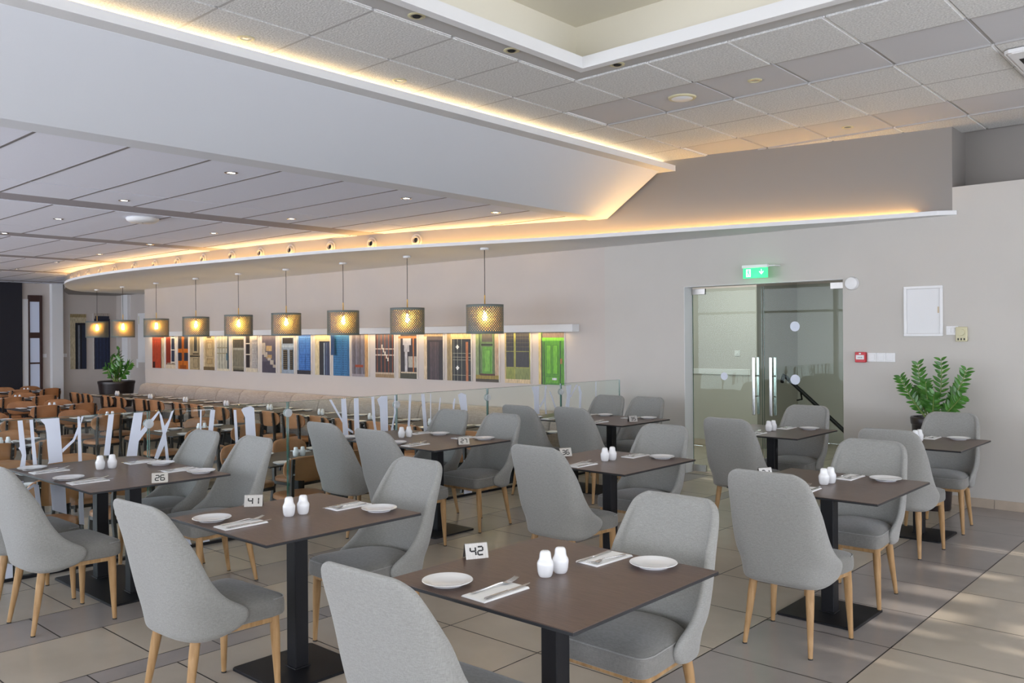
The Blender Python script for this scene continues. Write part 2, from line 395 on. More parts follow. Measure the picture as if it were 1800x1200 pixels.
c.box(CX0-.05, CX1+.05, CY0-.05, CY1+.05, 4.0, 4.05, 2)
struct(c.obj('trim_1', ['plaster', 'white', 'coffer']))

# lower ceiling over the dining side: long mineral tiles, taupe bands, dark grid
c = MB(); c.box(-23.2, -6.15, -3.6, 9.9, 3.028, 3.08, 1)
ys = [2.115 + .633*k for k in range(-9, 13)]
x = -6.17; xe = []
while x > -23.2:
    xe += [(x, x-2.03, 0), (x-2.03, x-2.83, 0), (x-2.83, x-3.27, 2)]; x -= 3.27
for xa, xb, k in xe:
    xb = max(xb, -23.2)
    if k == 2: c.box(xb+.01, xa-.01, -3.6, 9.9, 3.018, 3.03, 2); continue
    for y0, y1 in zip(ys, ys[1:]):
        c.box(xb+.012, xa-.012, y0+.001, y1-.001, 3.014, 3.03, 0); c.box(xb+.012, xa-.012, y1-.011, y1+.011, 3.0115, 3.016, 1)
struct(c.obj('ceiling', ['lowtile', 'lowgrid', 'lowband']))
# sloping white beam between the two ceilings, with the cove ledge on its top
c = MB()
prof = [(-6.16,3.0),(-5.92,3.0),(-5.21,3.46),(-5.21,3.47),(-5.50,3.47),(-5.50,3.62),(-6.16,3.62)]
c.loft([[(x, y, z) for x, z in prof] for y in (-3.6, 8.24)], 0)
struct(c.obj('trim_2', 'beam'))
c = MB(); c.box(-5.48, -5.085, -3.6, 8.62, 3.462, 3.476); c.box(-5.085, -5.06, -3.6, 8.62, 3.462, 3.525); struct(c.obj('trim_3', 'white'))
# curved bulkhead above the pendant shelf
c = MB(); n = len(Bs)
vs = [(x, y, 2.766) for x, y in Bs] + [(x, y, 3.62) for x, y in Bs]
c.add(vs, [(i, i+1, n+i+1, n+i) for i in range(n-1)])
c.add([(-2.34,8.84,2.766),(-2.34,9.3,2.766),(-2.34,9.3,3.62),(-2.34,8.84,3.62)], [(0,1,2,3)])
c.add([(-2.34,9.3,2.766),(-23.0,9.6,2.766),(-23.0,9.6,3.62),(-2.34,9.3,3.62)], [(0,1,2,3)])
c.add([(-23.0,8.6,2.766),(-23.0,9.6,2.766),(-23.0,9.6,3.62),(-23.0,8.6,3.62)], [(0,1,2,3)])
far = [(x, 9.79 if x < -19 else 9.25) for x, y in Bs]
c.add([(x, y, 2.767) for x, y in Bs] + [(x, y, 2.767) for x, y in far], [(i, i+1, n+i+1, n+i) for i in range(n-1)])
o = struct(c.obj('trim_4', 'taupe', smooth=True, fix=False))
# pendant shelf: curved tray with a raised front lip
c = MB(); off = []
for i, (x, y) in enumerate(Fs):
    a = Vector(Fs[max(i-1, 0)]); b = Vector(Fs[min(i+1, len(Fs)-1)]); d = (b-a).normalized(); nn = Vector((d.y, -d.x))
    off.append((x + nn.x*.035, min(y + nn.y*.035, 9.79)))
nF = len(Fs)
back = [(x, 8.84 if x > -19.05 else 9.79) for x, y in Fs]
for z, fl in ((2.745, 0), (2.765, 1)):
    c.add([(x, y, z) for x, y in Fs] + [(x, max(y, f[1]), z) for (x, y), f in zip(back, Fs)], [(i, i+1, nF+i+1, nF+i) for i in range(nF-1)])
c.add([(x, y, 2.745) for x, y in Fs] + [(x, y, 2.787) for x, y in Fs], [(i, i+1, nF+i+1, nF+i) for i in range(nF-1)])
c.add([(x, y, 2.787) for x, y in Fs] + [(x, y, 2.787) for x, y in off], [(i, i+1, nF+i+1, nF+i) for i in range(nF-1)])
c.add([(x, y, 2.765) for x, y in off] + [(x, y, 2.787) for x, y in off], [(i, i+1, nF+i+1, nF+i) for i in range(nF-1)])
struct(c.obj('trim_5', 'white', fix=False))
# LED rope lying in the shelf tray
def rope(name, pts, z, width, col, strength, label):
    m = mat(name+'_glow', (1, .7, .4), .5, emis=col, estr=strength)
    mb = MB(); n = len(pts); L_, R_ = [], []
    for i, (x, y) in enumerate(pts):
        a = Vector(pts[max(i-1, 0)]); b = Vector(pts[min(i+1, n-1)]); d = (b-a).normalized(); nn = Vector((d.y, -d.x))*width/2
        L_.append((x-nn.x, y-nn.y, z)); R_.append((x+nn.x, y+nn.y, z))
    mb.add(L_+R_+[(p[0], p[1], z+.006) for p in L_]+[(p[0], p[1], z+.006) for p in R_],
        [(i, i+1, n+i+1, n+i) for i in range(n-1)] + [(2*n+i, 3*n+i, 3*n+i+1, 2*n+i+1) for i in range(n-1)] + [(i, 2*n+i, 2*n+i+1, i+1) for i in range(n-1)] + [(n+i, n+i+1, 3*n+i+1, 3*n+i) for i in range(n-1)])
    return tag(mb.obj(name, m), label, 'light strip')
pts = [(bx_*.84+fx_*.16, by_*.84+fy_*.16) for (bx_, by_), (fx_, fy_) in [((x, y), (x, interp(sorted(FC[1:-2]), x))) for x, y in Bs if -20.3 < x < -2.6]]
rope('led_strip', pts, 2.768, .022, (1.0, .56, .17), 52, 'warm LED strip lying on the curved shelf, lighting the wall above it')

# ledge over the door pictures
tag(MB().bbox(-18.95, -6.81, 8.695, 8.84, 1.677, 1.775, .003).obj('picture_ledge', 'white'), 'long white boxed ledge on the wall directly above the row of door pictures', 'ledge')

c = MB(); c.box(-5.252, -5.246, 8.838, 9.021, 0, 2.186); c.box(-5.246, -3.385, 8.838, 9.021, 2.186, 2.191); struct(c.obj('trim_8', 'white'))  # white panels on the reveal: its daylit brightness put into the colour
# skirting
c = MB(); 
for x0, x1 in ((-6.15, -5.25), (-3.385, -2.0), (-1.995, -1.0), (-.995, 0), (.005, 1.0), (1.005, 4.6)): c.bbox(x0, x1, 8.826, 8.84, 0, .085, .002)
struct(c.obj('baseboard_back', 'skirt'))

# corridor behind the glass doors
c = MB(); c.box(-7.7, -5.62, 11.25, 11.4, 0, 2.9); c.box(-5.62, -5.52, 11.25, 12.6, 0, 2.9); c.box(-7.8, -7.7, 9.02, 11.4, 0, 2.9); c.box(-2.6, -2.5, 9.36, 12.7, 0, 2.9); c.box(-5.6, -2.5, 12.6, 12.7, 0, 2.9)
struct(c.obj('wall_back', 'wall'))
c = MB(); c.box(-7.8, -2.5, 9.02, 12.7, 2.88, 2.92); struct(c.obj('ceiling', 'white'))
c = MB(); c.bbox(-7.7, -5.62, 11.235, 11.25, 0, .09, .002); struct(c.obj('baseboard_back', 'skirt'))
c = MB(); c.bbox(-7.7, -5.62, 11.235, 11.25, 1.05, 1.13, .004); struct(c.obj('trim_6', 'plasticw'))
sw = MB().bbox(-5.86, -5.78, 11.238, 11.25, 1.32, 1.40, .003); 
s_ = sw.obj('wall_switch', 'plasticw'); tag(s_, 'white square switch seen through the left glass door leaf', 'switch'); MB().bbox(-5.835, -5.805, 11.23, 11.24, 1.345, 1.375, .002).obj('rocker', 'plasticw', s_)
t = empty('handrail', (0,0,0), 0, 'black sloping stair handrail behind the glass doors', 'handrail')
MB().tube([(-5.45,11.9,.93),(-5.40,11.85,1.03),(-5.33,11.8,1.0),(-4.0,11.5,-.02)], .028, 10).obj('rail', 'blackmetal', t, True)
MB().tube([(-4.35,11.58,.26),(-4.35,11.62,.17),(-4.45,11.7,.15)], .012, 8).obj('bracket', 'blackmetal', t, True)
MB().tube([(-5.1,11.74,.80),(-5.1,11.78,.7),(-5.2,11.85,.68)], .012, 8).obj('bracket', 'blackmetal', t, True)

# two glass door leaves
def door_leaf(name, x0, x1, hx, lab):
    t = empty(name, ((x0+x1)/2, 9.0, 0)); struct(t)
    w_ = (x1-x0)/2-.004
    MB().bbox(-w_, w_, -.005, .005, .02, 2.165, .001).obj('glass_leaf', ['doorglass'], t)
    e = MB(); e.box(-w_-.001, -w_+.0015, -.0055, .0055, .02, 2.165); e.box(w_-.0015, w_+.001, -.0055, .0055, .02, 2.165); e.obj('glass_edge', 'glassedge', t)
    for s in (-1, 1):
        h = MB(); y = s*.055
        h.bbox(hx-.016, hx+.016, y-.009, y+.009, .72, 1.37, .004); ho = h.obj('pull_handle', 'steel', t)
        st = MB()
        for z in (.93, 1.16): st.tube([(hx, .005*s, z), (hx, y, z)], .009, 8)
        st.obj('standoff', 'steel', ho)
    sgn = -1 if x0 < -4.5 else 1
    xe = sgn*w_
    for z0, z1 in ((.012, .09), (2.10, 2.17)):
        a, b = sorted((xe, xe - sgn*.17)); MB().bbox(a, b, -.016, .016, z0, z1, .003).obj('patch_fitting', 'brushed', t)
    return t
d1 = door_leaf('door_1', -5.235, -4.345, .36, '')
d2 = door_leaf('door_2', -4.335, -3.40, -.36, '')
def disc(par, x, z, r):
    mb = MB(); n = 24
    mb.loft([[(x+r*k*math.cos(2*PI*i/n), y, z+r*k*math.sin(2*PI*i/n)) for i in range(n)] for k, y in ((1, -.006), (1, -.0075), (.25, -.0075), (.2, -.0068))]); return mb.obj('frosted_disc', 'decal', par)
disc(d1, -.03, 1.145, .045); disc(d2, -.10, 1.71, .055); disc(d2, -.10, 1.13, .055)

# glass railing: panes with white tree film, joint clamps and a dark floor channel
DEC = [[(2.045,1.083),(2.075,1.081),(2.092,0.899),(2.097,0.834),(2.091,0.764),(2.058,0.761),(2.071,0.837),(2.064,0.866),(2.05,0.887),(2.058,0.899)],[(2.118,1.08),(2.14,1.08),(2.15,0.926),(2.165,0.765),(2.139,0.765),(2.131,0.895)],[(2.186,1.076),(2.306,1.082),(2.318,0.93),(2.328,0.767),(2.232,0.761),(2.238,0.78),(2.23,0.873),(2.224,0.978),(2.214,1.035),(2.189,1.063)],[(2.426,1.08),(2.441,1.081),(2.447,1.02),(2.454,1.079),(2.47,1.079),(2.45,1.019),(2.45,0.919),(2.455,0.756),(2.431,0.756),(2.428,0.954),(2.405,0.902),(2.327,0.83),(2.324,0.854),(2.396,0.917),(2.428,1.001)],[(2.64,1.082),(2.678,1.081),(2.644,0.777),(2.604,0.781)],[(2.822,1.083),(2.886,1.081),(2.868,0.934),(3.006,1.08),(3.013,1.069),(2.919,0.94),(2.855,0.861),(2.841,0.753),(2.765,0.758),(2.793,0.923)],[(3.009,1.073),(3.027,1.039),(3.049,0.958),(3.082,1.006),(3.101,1.063),(3.123,1.076),(3.059,0.9),(3.083,0.688),(3.058,0.698),(3.048,0.814),(2.996,0.712),(2.968,0.722),(3.034,0.902),(3.013,1.026)],[(3.331,1.062),(3.343,1.062),(3.34,0.892),(3.328,0.893)],[(3.417,1.057),(3.456,1.054),(3.435,0.875),(3.396,0.882)],[(3.612,1.044),(3.635,1.042),(3.655,0.71),(3.632,0.682)],[(3.68,1.039),(3.697,1.054),(3.764,1.065),(3.794,1.047),(3.809,0.792),(3.72,0.798),(3.713,0.975)],[(4.518,1.072),(4.541,1.075),(4.661,0.881),(4.661,0.851)],[(4.644,1.076),(4.695,1.075),(4.721,0.732),(4.724,0.543),(4.689,0.581),(4.665,0.736),(4.651,0.924)],[(4.782,1.071),(4.832,1.071),(4.84,0.773),(4.785,0.777)],[(4.716,0.809),(4.772,0.774),(4.772,0.753),(4.719,0.783)],[(4.975,1.076),(5.007,1.074),(5.021,0.828),(5.036,0.748),(5.009,0.75),(4.984,0.901)],[(5.039,1.046),(5.088,1.074),(5.16,1.071),(5.166,0.737),(5.08,0.742),(5.071,0.974)],[(5.243,1.075),(5.266,1.074),(5.259,0.917),(5.218,0.737),(5.196,0.739),(5.236,0.901)],[(5.42,1.07),(5.446,1.069),(5.423,0.733),(5.396,0.735)],[(5.567,1.069),(5.609,1.069),(5.644,0.706),(5.599,0.705)],[(5.683,1.067),(5.693,1.067),(5.692,0.702),(5.68,0.703)],[(5.809,1.021),(5.822,1.02),(5.775,0.695),(5.757,0.696)],[(6.049,1.036),(6.095,1.053),(6.16,1.031),(6.178,0.865),(6.087,0.88)],[(5.978,0.945),(5.998,1.001),(6.011,1.0),(5.997,0.891),(5.975,0.893)],[(7.14,1.067),(7.264,1.067),(7.259,0.887),(7.269,0.755),(7.183,0.761),(7.177,0.966)],[(7.366,1.067),(7.39,1.066),(7.372,0.902),(7.387,0.747),(7.363,0.748),(7.353,0.903),(7.277,0.823),(7.269,0.845),(7.349,0.935)],[(7.429,1.006),(7.453,0.994),(7.549,0.816),(7.532,0.796)],[(7.733,1.056),(7.817,1.058),(7.799,0.932),(7.772,0.775),(7.705,0.785),(7.74,0.946),(7.724,1.024)],[(7.902,1.054),(7.937,1.056),(7.807,0.91),(7.79,0.916)],[(7.937,1.036),(7.971,1.04),(8.005,0.954),(7.986,0.766),(7.951,0.768),(7.961,0.934)],[(8.264,1.077),(8.278,1.077),(8.276,0.895),(8.262,0.896)],[(2.048,0.666),(2.08,0.662),(2.074,0.592),(2.142,0.635),(2.174,0.624),(2.191,0.449),(2.161,0.45),(2.144,0.615),(2.068,0.573),(2.062,0.536),(2.034,0.585)],[(2.246,0.621),(2.344,0.589),(2.352,0.395),(2.259,0.439)],[(2.433,0.547),(2.461,0.537),(2.468,0.303),(2.434,0.312)],[(1.972,0.126),(2.01,0.109),(2.011,-0.018),(1.962,-0.016)],[(2.201,0.059),(2.225,0.054),(2.23,-0.013),(2.197,-0.016)],[(2.276,0.09),(2.375,0.071),(2.379,-0.02),(2.279,-0.015)],[(3.189,0.083),(3.239,0.07),(3.26,0.008),(3.253,-0.016),(3.217,-0.015)],[(3.312,0.055),(3.397,0.047),(3.412,-0.017),(3.341,-0.007)],[(6.126,0.125),(6.231,0.102),(6.233,-0.016),(6.138,-0.014)],[(6.121,0.367),(6.209,0.328),(6.23,-0.015),(6.124,-0.015)]]
YJ = [.6, 1.76, 2.93, 4.11, 5.27, 6.47, 7.64, 8.75]
def clip(poly, a, b, ax=0):
    def half(P, k, sg):
        out = []
        for i in range(len(P)):
            p, q = P[i], P[(i+1) % len(P)]; ip, iq = sg*(p[ax]-k) >= 0, sg*(q[ax]-k) >= 0
            if ip: out.append(p)
            if ip != iq:
                t_ = (k-p[ax])/(q[ax]-p[ax]); out.append((p[0]+(q[0]-p[0])*t_, p[1]+(q[1]-p[1])*t_))
        return out
    P = half(poly, a, 1)
    return half(P, b, -1) if P else P
def gxx(y): return -6.37 + .037*(y-1.9)
ordn = ['nearest', 'second nearest', 'third nearest', 'fourth nearest', 'third farthest', 'second farthest', 'farthest']
for i in range(7):
    y0, y1 = YJ[i], YJ[i+1]; ym = (y0+y1)/2
    rz = math.atan2(-.037, 1)
    t = empty('railing_pane', (gxx(ym), ym, 0), rz, 'clear glass railing pane with white tree film, %s of the row' % ordn[i], 'glass railing', 'glass railing panes')
    h = (y1-y0)/2-.006
    MB().bbox(-.007, .007, -h, h, .012, 1.078, .0015).obj('glass_pane', 'glass', t)
    e = MB(); e.box(-.0075, .0075, -h-.001, -h+.002, .012, 1.078); e.box(-.0075, .0075, h-.002, h+.001, .012, 1.078); e.box(-.0065, .0065, -h, h, 1.0775, 1.0795)
    e.obj('glass_edge', 'glassedge', t)
    for P in DEC:
        Q = clip(clip(P, y0+.012, y1-.012, 0), .015, 1.074, 1)
        if len(Q) >= 3:
            ring = [[(x_, (yy-ym), zz) for yy, zz in Q] for x_ in (.0075, .009)]
            MB().loft(ring).obj('tree_film', 'decal', t)
    MB().box(-.02, .02, -h, h, 0.0, .022).obj('floor_channel', 'blackmetal', t)
    if i < 6:
        for s in (-1, 1):
            mb = MB(); n = 20
            mb.loft([[(s*(.0085+dx), h+.006+r*math.cos(2*PI*k/n), .985+r*math.sin(2*PI*k/n)) for k in range(n)] for dx, r in ((0, .035), (.008, .035), (.012, .028), (.012, .01))])
            mb.obj('joint_clamp', 'clamp', t, True)

# ------------------------------------------------------------------ grey upholstered chair
YB = [(.335,-.195),(.345,-.222),(.365,-.238),(.42,-.250),(.50,-.262),(.65,-.290),(.80,-.325),(.90,-.352),(.935,-.358)]
YF = [(.335,-.085),(.345,-.05),(.365,.010),(.39,.040),(.42,.050),(.445,.040),(.462,.005),(.49,-.048),(.54,-.105),(.62,-.155),(.72,-.198),(.82,-.262),(.90,-.312),(.935,-.340)]
HW = [(.335,.200),(.345,.222),(.365,.236),(.42,.248),(.50,.255),(.60,.251),(.72,.242),(.82,.230),(.87,.221),(.90,.208),(.918,.190),(.93,.168),(.935,.150)]
def make_chair():
    t = empty('dining_chair', (0,0,0), 0, '-', 'chair')
    zs = [.335,.342,.352,.366,.385,.41,.435,.455,.475,.50,.53,.57,.62,.67,.72,.77,.82,.855,.88,.90,.915,.926,.933]
    mb = MB(); nphi = 26; ex = .62
    for z in zs:
        yb, yf, hw = interp(YB, z), interp(YF, z), interp(HW, z)
        for k in range(nphi+1):
            ph = -PI/2 + PI*k/nphi; s, cc = math.sin(ph), math.cos(ph)
            mb.v.append((hw*math.copysign(abs(s)**ex, s), yb + (yf-yb)*(1-abs(cc)**ex), z))
    W = nphi+1; nr = len(zs); T = .036
    for z in zs:
        yb, yf, hw = interp(YB, z), interp(YF, z), interp(HW, z)
        zi = z if z < .9 else z - (z-.9)*.25
        for k in range(nphi+1):
            ph = -PI/2 + PI*k/nphi; s, cc = math.sin(ph), math.cos(ph); h2 = hw-T*.9; y2 = yb+T
            mb.v.append((h2*math.copysign(abs(s)**ex, s), y2 + (yf+.002-y2)*(1-abs(cc)**ex), zi))
    N0 = nr*W
    for r in range(nr-1):
        for k in range(nphi):
            mb.f.append((r*W+k, r*W+k+1, (r+1)*W+k+1, (r+1)*W+k)); mb.m.append(0)
            mb.f.append((N0+r*W+k, N0+(r+1)*W+k, N0+(r+1)*W+k+1, N0+r*W+k+1)); mb.m.append(0)
    # rounded rim: bottom, top, two front edges
    loop = [r*W for r in range(nr)] + [(nr-1)*W+k for k in range(1, W)] + [r*W+nphi for r in range(nr-2, -1, -1)] + [k for k in range(nphi-1, 0, -1)]
    cx_, cy_ = 0, 0
    mid = []
    for i in loop:
        a = Vector(mb.v[i]); b = Vector(mb.v[N0+i]); m_ = (a+b)/2; r = i//W; k = i % W
        out = Vector((0, 0, 0))
        if r == nr-1: out += Vector((0, 0, .011))
        if r == 0: out += Vector((0, 0, -.004))
        if k in (0, nphi) and 0 < r < nr-1: out += Vector((0, .012, .006 if r > 6 else 0))
        mb.v.append(tuple(m_+out)); mid.append(len(mb.v)-1)
    for q in range(len(loop)):
        p = (q+1) % len(loop); i, j = loop[q], loop[p]
        mb.f.append((i, j, mid[p], mid[q])); mb.m.append(0); mb.f.append((mid[q], mid[p], N0+j, N0+i)); mb.m.append(0)
    o = mb.obj('backrest', 'fabric', t)
    bake(o, [('SUBSURF', dict(levels=1, render_levels=1))])
    # seat cushion
    def outline(inset, n=44):
        P = []
        for i in range(n):
            a = 2*PI*i/n; c_, s_ = math.cos(a), math.sin(a)
            e = .20 if s_ > 0 else .20 + .55*min(1, -s_*1.3)
            x = math.copysign(abs(c_)**e, c_); y = math.copysign(abs(s_)**e, s_)
            yy = .020 + y*((.243 if y > 0 else .215)-inset)
            hw = (.236 if yy > .06 else .236 - .046*min(1, (.06-yy)/.12)) - inset
            P.append((x*hw, yy))
        return P
    def sc(P, k): return [(x*k, .015+(y-.015)*k) for x, y in P]
    mb = MB(); R = []
    for z, ins in ((.366, .012), (.372, .003), (.385, 0), (.425, 0), (.440, .003), (.449, .010)): R.append([(x, y, z) for x, y in outline(ins)])
    P = outline(.016)
    for k, z in ((1, .4535), (.93, .461), (.8, .468), (.55, .474), (.25, .477), (.02, .478)): R.append([(x, y, z) for x, y in sc(P, k)])
    mb.loft(R); s_ = mb.obj('seat', 'fabric_shaded', t, True)
    for p in s_.data.polygons: p.use_smooth = True
    pm = MB(); pl = [(x, y, .4455) for x, y in outline(.004) if y > .02]; pl.sort(key=lambda p: math.atan2(p[1]-.015, p[0]))
    pm.tube(pl, .0028, 6); pm.obj('piping', 'fabric', s_, True)
    # oak rails and legs
    mb = MB(); mb.bbox(-.205, .205, .205, .225, .340, .368, .003); mb.bbox(-.165, .165, -.165, -.145, .345, .368, .003)
    for s in (-1, 1):
        mb.loft([[(s*.200, .215, z), (s*.218, .215, z), (s*.180, -.150, z), (s*.162, -.150, z)] for z in (.342, .367)])
    mb.obj('seat_frame', 'oak', t)
    for (tx, ty), (fx, fy) in (((-.203,.205),(-.220,.212)), ((.203,.205),(.220,.212)), ((-.150,-.150),(-.177,-.212)), ((.150,-.150),(.177,-.212))):
        l = MB().tube([(fx, fy, .004), (fx*.67+tx*.33, fy*.67+ty*.33, .12), (fx*.25+tx*.75, fy*.25+ty*.75, .275), (tx, ty, .366)], [.0115, .0155, .0215, .0215], 14).obj('leg', 'oak', t, True)
        MB().lathe([(.0120, 0), (.0120, .007)], 12, (fx, fy, 0)).obj('foot_cap', 'rubber', l)
    return t
chairP = Proto(make_chair())

# ------------------------------------------------------------------ pedestal tables
def top_mesh(mb, lx, ly):
    hx, hy = lx/2, ly/2
    mb.bbox(-hx, hx, -hy, hy, .737, .7475, .0015, 1); mb.box(-hx+.0015, hx-.0015, -hy+.0015, hy-.0015, .7475, .750, 0)
def make_table(lx, ly, cols, bx, by, name='pedestal_table', th=.75):
    t = empty(name, (0,0,0), 0, '-', 'table')
    mb = MB(); top_mesh(mb, lx, ly); mb.obj('tabletop', ['laminate' if name == 'pedestal_table' else 'darktop', 'edge'], t)
    for cx in cols:
        cb = MB(); cb.bbox(cx-.038, cx+.038, -.038, .038, .016, .73, .004); cb.bbox(cx-.11, cx+.11, -.11, .11, .728, .737, .003)
        cb.bbox(cx-.045, cx+.045, -.045, .045, .011, .018, .002); cb.obj('column', 'blackmetal', t)
    def rr(h, k, r=.02):
        P = []
        for sx, sy, a0 in ((1,1,0), (-1,1,90), (-1,-1,180), (1,-1,270)):
            for q in range(5):
                a = math.radians(a0 + 22.5*q); P.append((sx*(h-r)+r*math.cos(a), sy*(k-r)+r*math.sin(a)))
        return P
    b = MB(); b.loft([[(x, y, z) for x, y in rr(bx/2-i, by/2-i)] for z, i in ((0, 0), (.010, 0), (.013, .003))]); b.obj('base_plate', 'blackmetal', t)
    return t
tab2 = Proto(make_table(.85, .87, [0], .45, .46))
tab4 = Proto(make_table(1.37, .87, [-.25, .25], .92, .45))

# ------------------------------------------------------------------ tableware
def make_plate():
    pr = [(.0, .004), (.052, .004), (.054, 0), (.058, 0), (.060, .005), (.0885, .0135), (.0905, .0155), (.0890, .0170), (.066, .0115), (.058, .0085), (.0, .0080)]
    o = MB().lathe(pr, 40, cap=False).obj('plate', 'china', None, True); return tag(o, '-', 'plate')
plateP = Proto(make_plate())
def make_shaker():
    t = empty('salt_shaker', (0,0,0), 0, '-', 'salt shaker'); t.scale = (1.1, 1.1, 1.05)
    MB().lathe([(.0, 0), (.0195, 0), (.0225, .004), (.0250, .012), (.0255, .016), (.0262, .018), (.0278, .040), (.0275, .047), (.0250, .053), (.0215, .059), (.0198, .066), (.0188, .077), (.0172, .084), (.0130, .0885), (.006, .090), (.0, .0905)], 28, cap=False).obj('body', 'china', t, True)
    h = MB(); 
    for a in range(5): h.lathe([(.001, 0), (.001, .0008)], 6, (.004*math.cos(a*1.257), .004*math.sin(a*1.257), .0898))
    h.obj('pour_holes', 'hole', t)
    return t
shakP = Proto(make_shaker())
def make_napkin():
    mb = MB()
    for k, (a, b) in enumerate(((0, 0), (.002, .0015), (.0045, .001))):
        mb.loft([[(-.056+a, -.112+b, .0018*k), (.056-b, -.112+a, .0018*k), (.053-a, .108-b, .0018*k+.0004), (-.053+b, .110-a, .0018*k)], [(-.056+a, -.112+b, .0018*k+.0016), (.056-b, -.112+a, .0018*k+.0016), (.053-a, .108-b, .0018*k+.003), (-.053+b, .110-a, .0018*k+.002)]])
    return tag(mb.obj('paper_napkin', 'napkin'), '-', 'napkin')
napP = Proto(make_napkin())
def make_fork():
    t = empty('table_fork', (0,0,0), 0, '-', 'fork')
    mb = MB(); R = []
    for y, w, z in ((-.105, .005, .004), (-.100, .0068, .003), (-.08, .0055, .0035), (-.03, .0032, .006), (.02, .0028, .010), (.04, .004, .010)):
        R.append([(-w, y, z), (w, y, z), (w*.8, y, z+.0022), (-w*.8, y, z+.0022)])
    mb.loft(R); mb.obj('handle', 'steel', t, True)
    mb = MB(); mb.loft([[(-w, y, z), (w, y, z), (w, y, z+.0018), (-w, y, z+.0018)] for y, w, z in ((.038, .004, .010), (.05, .0105, .0065), (.066, .0118, .0050), (.072, .0118, .0055))])
    for k in range(4):
        x = -.0102 + .0068*k
        mb.tube([(x, .070, .0064), (x, .09, .009), (x*.97, .112, .016)], [.0016, .0015, .0009], 6)
    mb.obj('tines', 'steel', t, True)
    return t
forkP = Proto(make_fork())
def make_knife():
    t = empty('table_knife', (0,0,0), 0, '-', 'knife')
    MB().loft([[(-w, y, .003-h), (w, y, .003-h), (w, y, .003+h), (-w, y, .003+h)] for y, w, h in ((-.118, .004, .0015), (-.112, .0065, .0026), (-.06, .0055, .0028), (.0, .0045, .0022))]).obj('handle', 'steel', t, True)
    MB().loft([[(-.004, y, .0028), (w, y, .0028), (w, y, .0036), (-.004, y, .0038)] for y, w in ((.0, .005), (.02, .0085), (.09, .0085), (.112, .004), (.120, -.002))]).obj('blade', 'steel', t)
    return t
knifeP = Proto(make_knife())

SEG = {'a': (0,1,1,1), 'b': (1,1,1,.5), 'c': (1,.5,1,0), 'd': (0,0,1,0), 'e': (0,.5,0,0), 'f': (0,1,0,.5), 'g': (0,.5,1,.5)}
DIG = {'0': 'abcdef', '1': 'bc', '2': 'abged', '3': 'abgcd', '4': 'fgbc', '5': 'afgcd', '6': 'afgedc', '7': 'abc'}
def make_card(num, label):
    # folded steel tent card with black stencilled digits on both faces; faces look along +x and -x
    t = empty('table_number_card', (0,0,0), 0, label, 'table number', 'table number cards')
    w, h, d, r = .046, .058, .024, .004
    mb = MB()
    prof = [(-d, 0), (-.004, h-.002), (0, h), (.004, h-.002), (d, 0), (d-.0015, 0), (.0035, h-.0045), (0, h-.0025), (-.0035, h-.0045), (-d+.0015, 0)]
    mb.loft([[(x, y, z) for x, z in prof] for y in (-w, w)])
    mb.obj('folded_plate', 'brushed', t)
    dm = MB(); nrm = Vector((h-.002, 0, d-.004)).normalized()
    for s in (1, -1):
        def P(u, v):   # u along card width, v up the face 0..1
            x = d + (.004-d)*v; z = (h-.002)*v
            return Vector((s*x + s*nrm.x*.0007, s*u, z + nrm.z*.0007))
        n = len(num); cw = .021; gap = .009
        u0 = -(n*cw + (n-1)*gap)/2
        for i, ch in enumerate(num):
            bu = u0 + i*(cw+gap); tw = .0062
            for sg in DIG[ch]:
                x1, y1, x2, y2 = SEG[sg]
                ua, ub = bu + x1*cw, bu + x2*cw; va, vb = .24 + .52*min(y1, y2), .24 + .52*max(y1, y2)
                if ua == ub: dm.quad(P(ua-tw/2, va), P(ua+tw/2, va), P(ua+tw/2, vb-.02), P(ua-tw/2, vb-.02))
                else: dm.quad(P(ua+.001, va-.05), P(ub-.001, va-.05), P(ub-.001, va+.05), P(ua+.001, va+.05))
    dm.obj('digits', 'black', t)
    return t

# seat pattern at a table: plate, napkin with fork and knife. s=-1 near side (guest looks to +y), s=+1 far side
def seat_setting(cx, cy, z, s, where, grp, cutlery=True, axis='y', half=.43, jit=0):
    def W(lx, ly, rz):      # local to world for the near side, rotated half a turn for the far side
        a = {('y', -1): 0, ('y', 1): PI, ('x', -1): -PI/2, ('x', 1): PI/2}[(axis, s)]
        return (cx + lx*math.cos(a) - ly*math.sin(a), cy + lx*math.sin(a) + ly*math.cos(a)), a + rz
    j = random.uniform(-.012, .012)
    (x, y), a = W(-.21+j, -.335, 0); plateP.place((x, y, z), a, 'round white side plate, '+where, grp+' plates')
    (x, y), a = W(-.01+j, -.295, random.uniform(-.05, .05)); napP.place((x, y, z+.0002), a, 'folded white napkin, '+where, grp+' napkins')
    if cutlery:
        (x, y), a = W(-.042+j, -.275, -.06); forkP.place((x, y, z+.0056), a, 'steel fork, '+where, grp+' forks')
        (x, y), a = W(.025+j, -.275, .03); knifeP.place((x, y, z+.0056), a, 'steel knife, '+where, grp+' knives')
def shakers(cx, cy, z, where, grp, dx=0, horizontal=False):
    for k, (a, b) in enumerate(((-.005, -.032), (.004, .036))):
        x, y = (a, b) if not horizontal else (b, a)
        shakP.place((cx+dx+x*1.1, cy+y*1.1, z), k*.7, ('nearer' if k == 0 else 'farther')+' white china shaker, '+where, grp+' shakers')

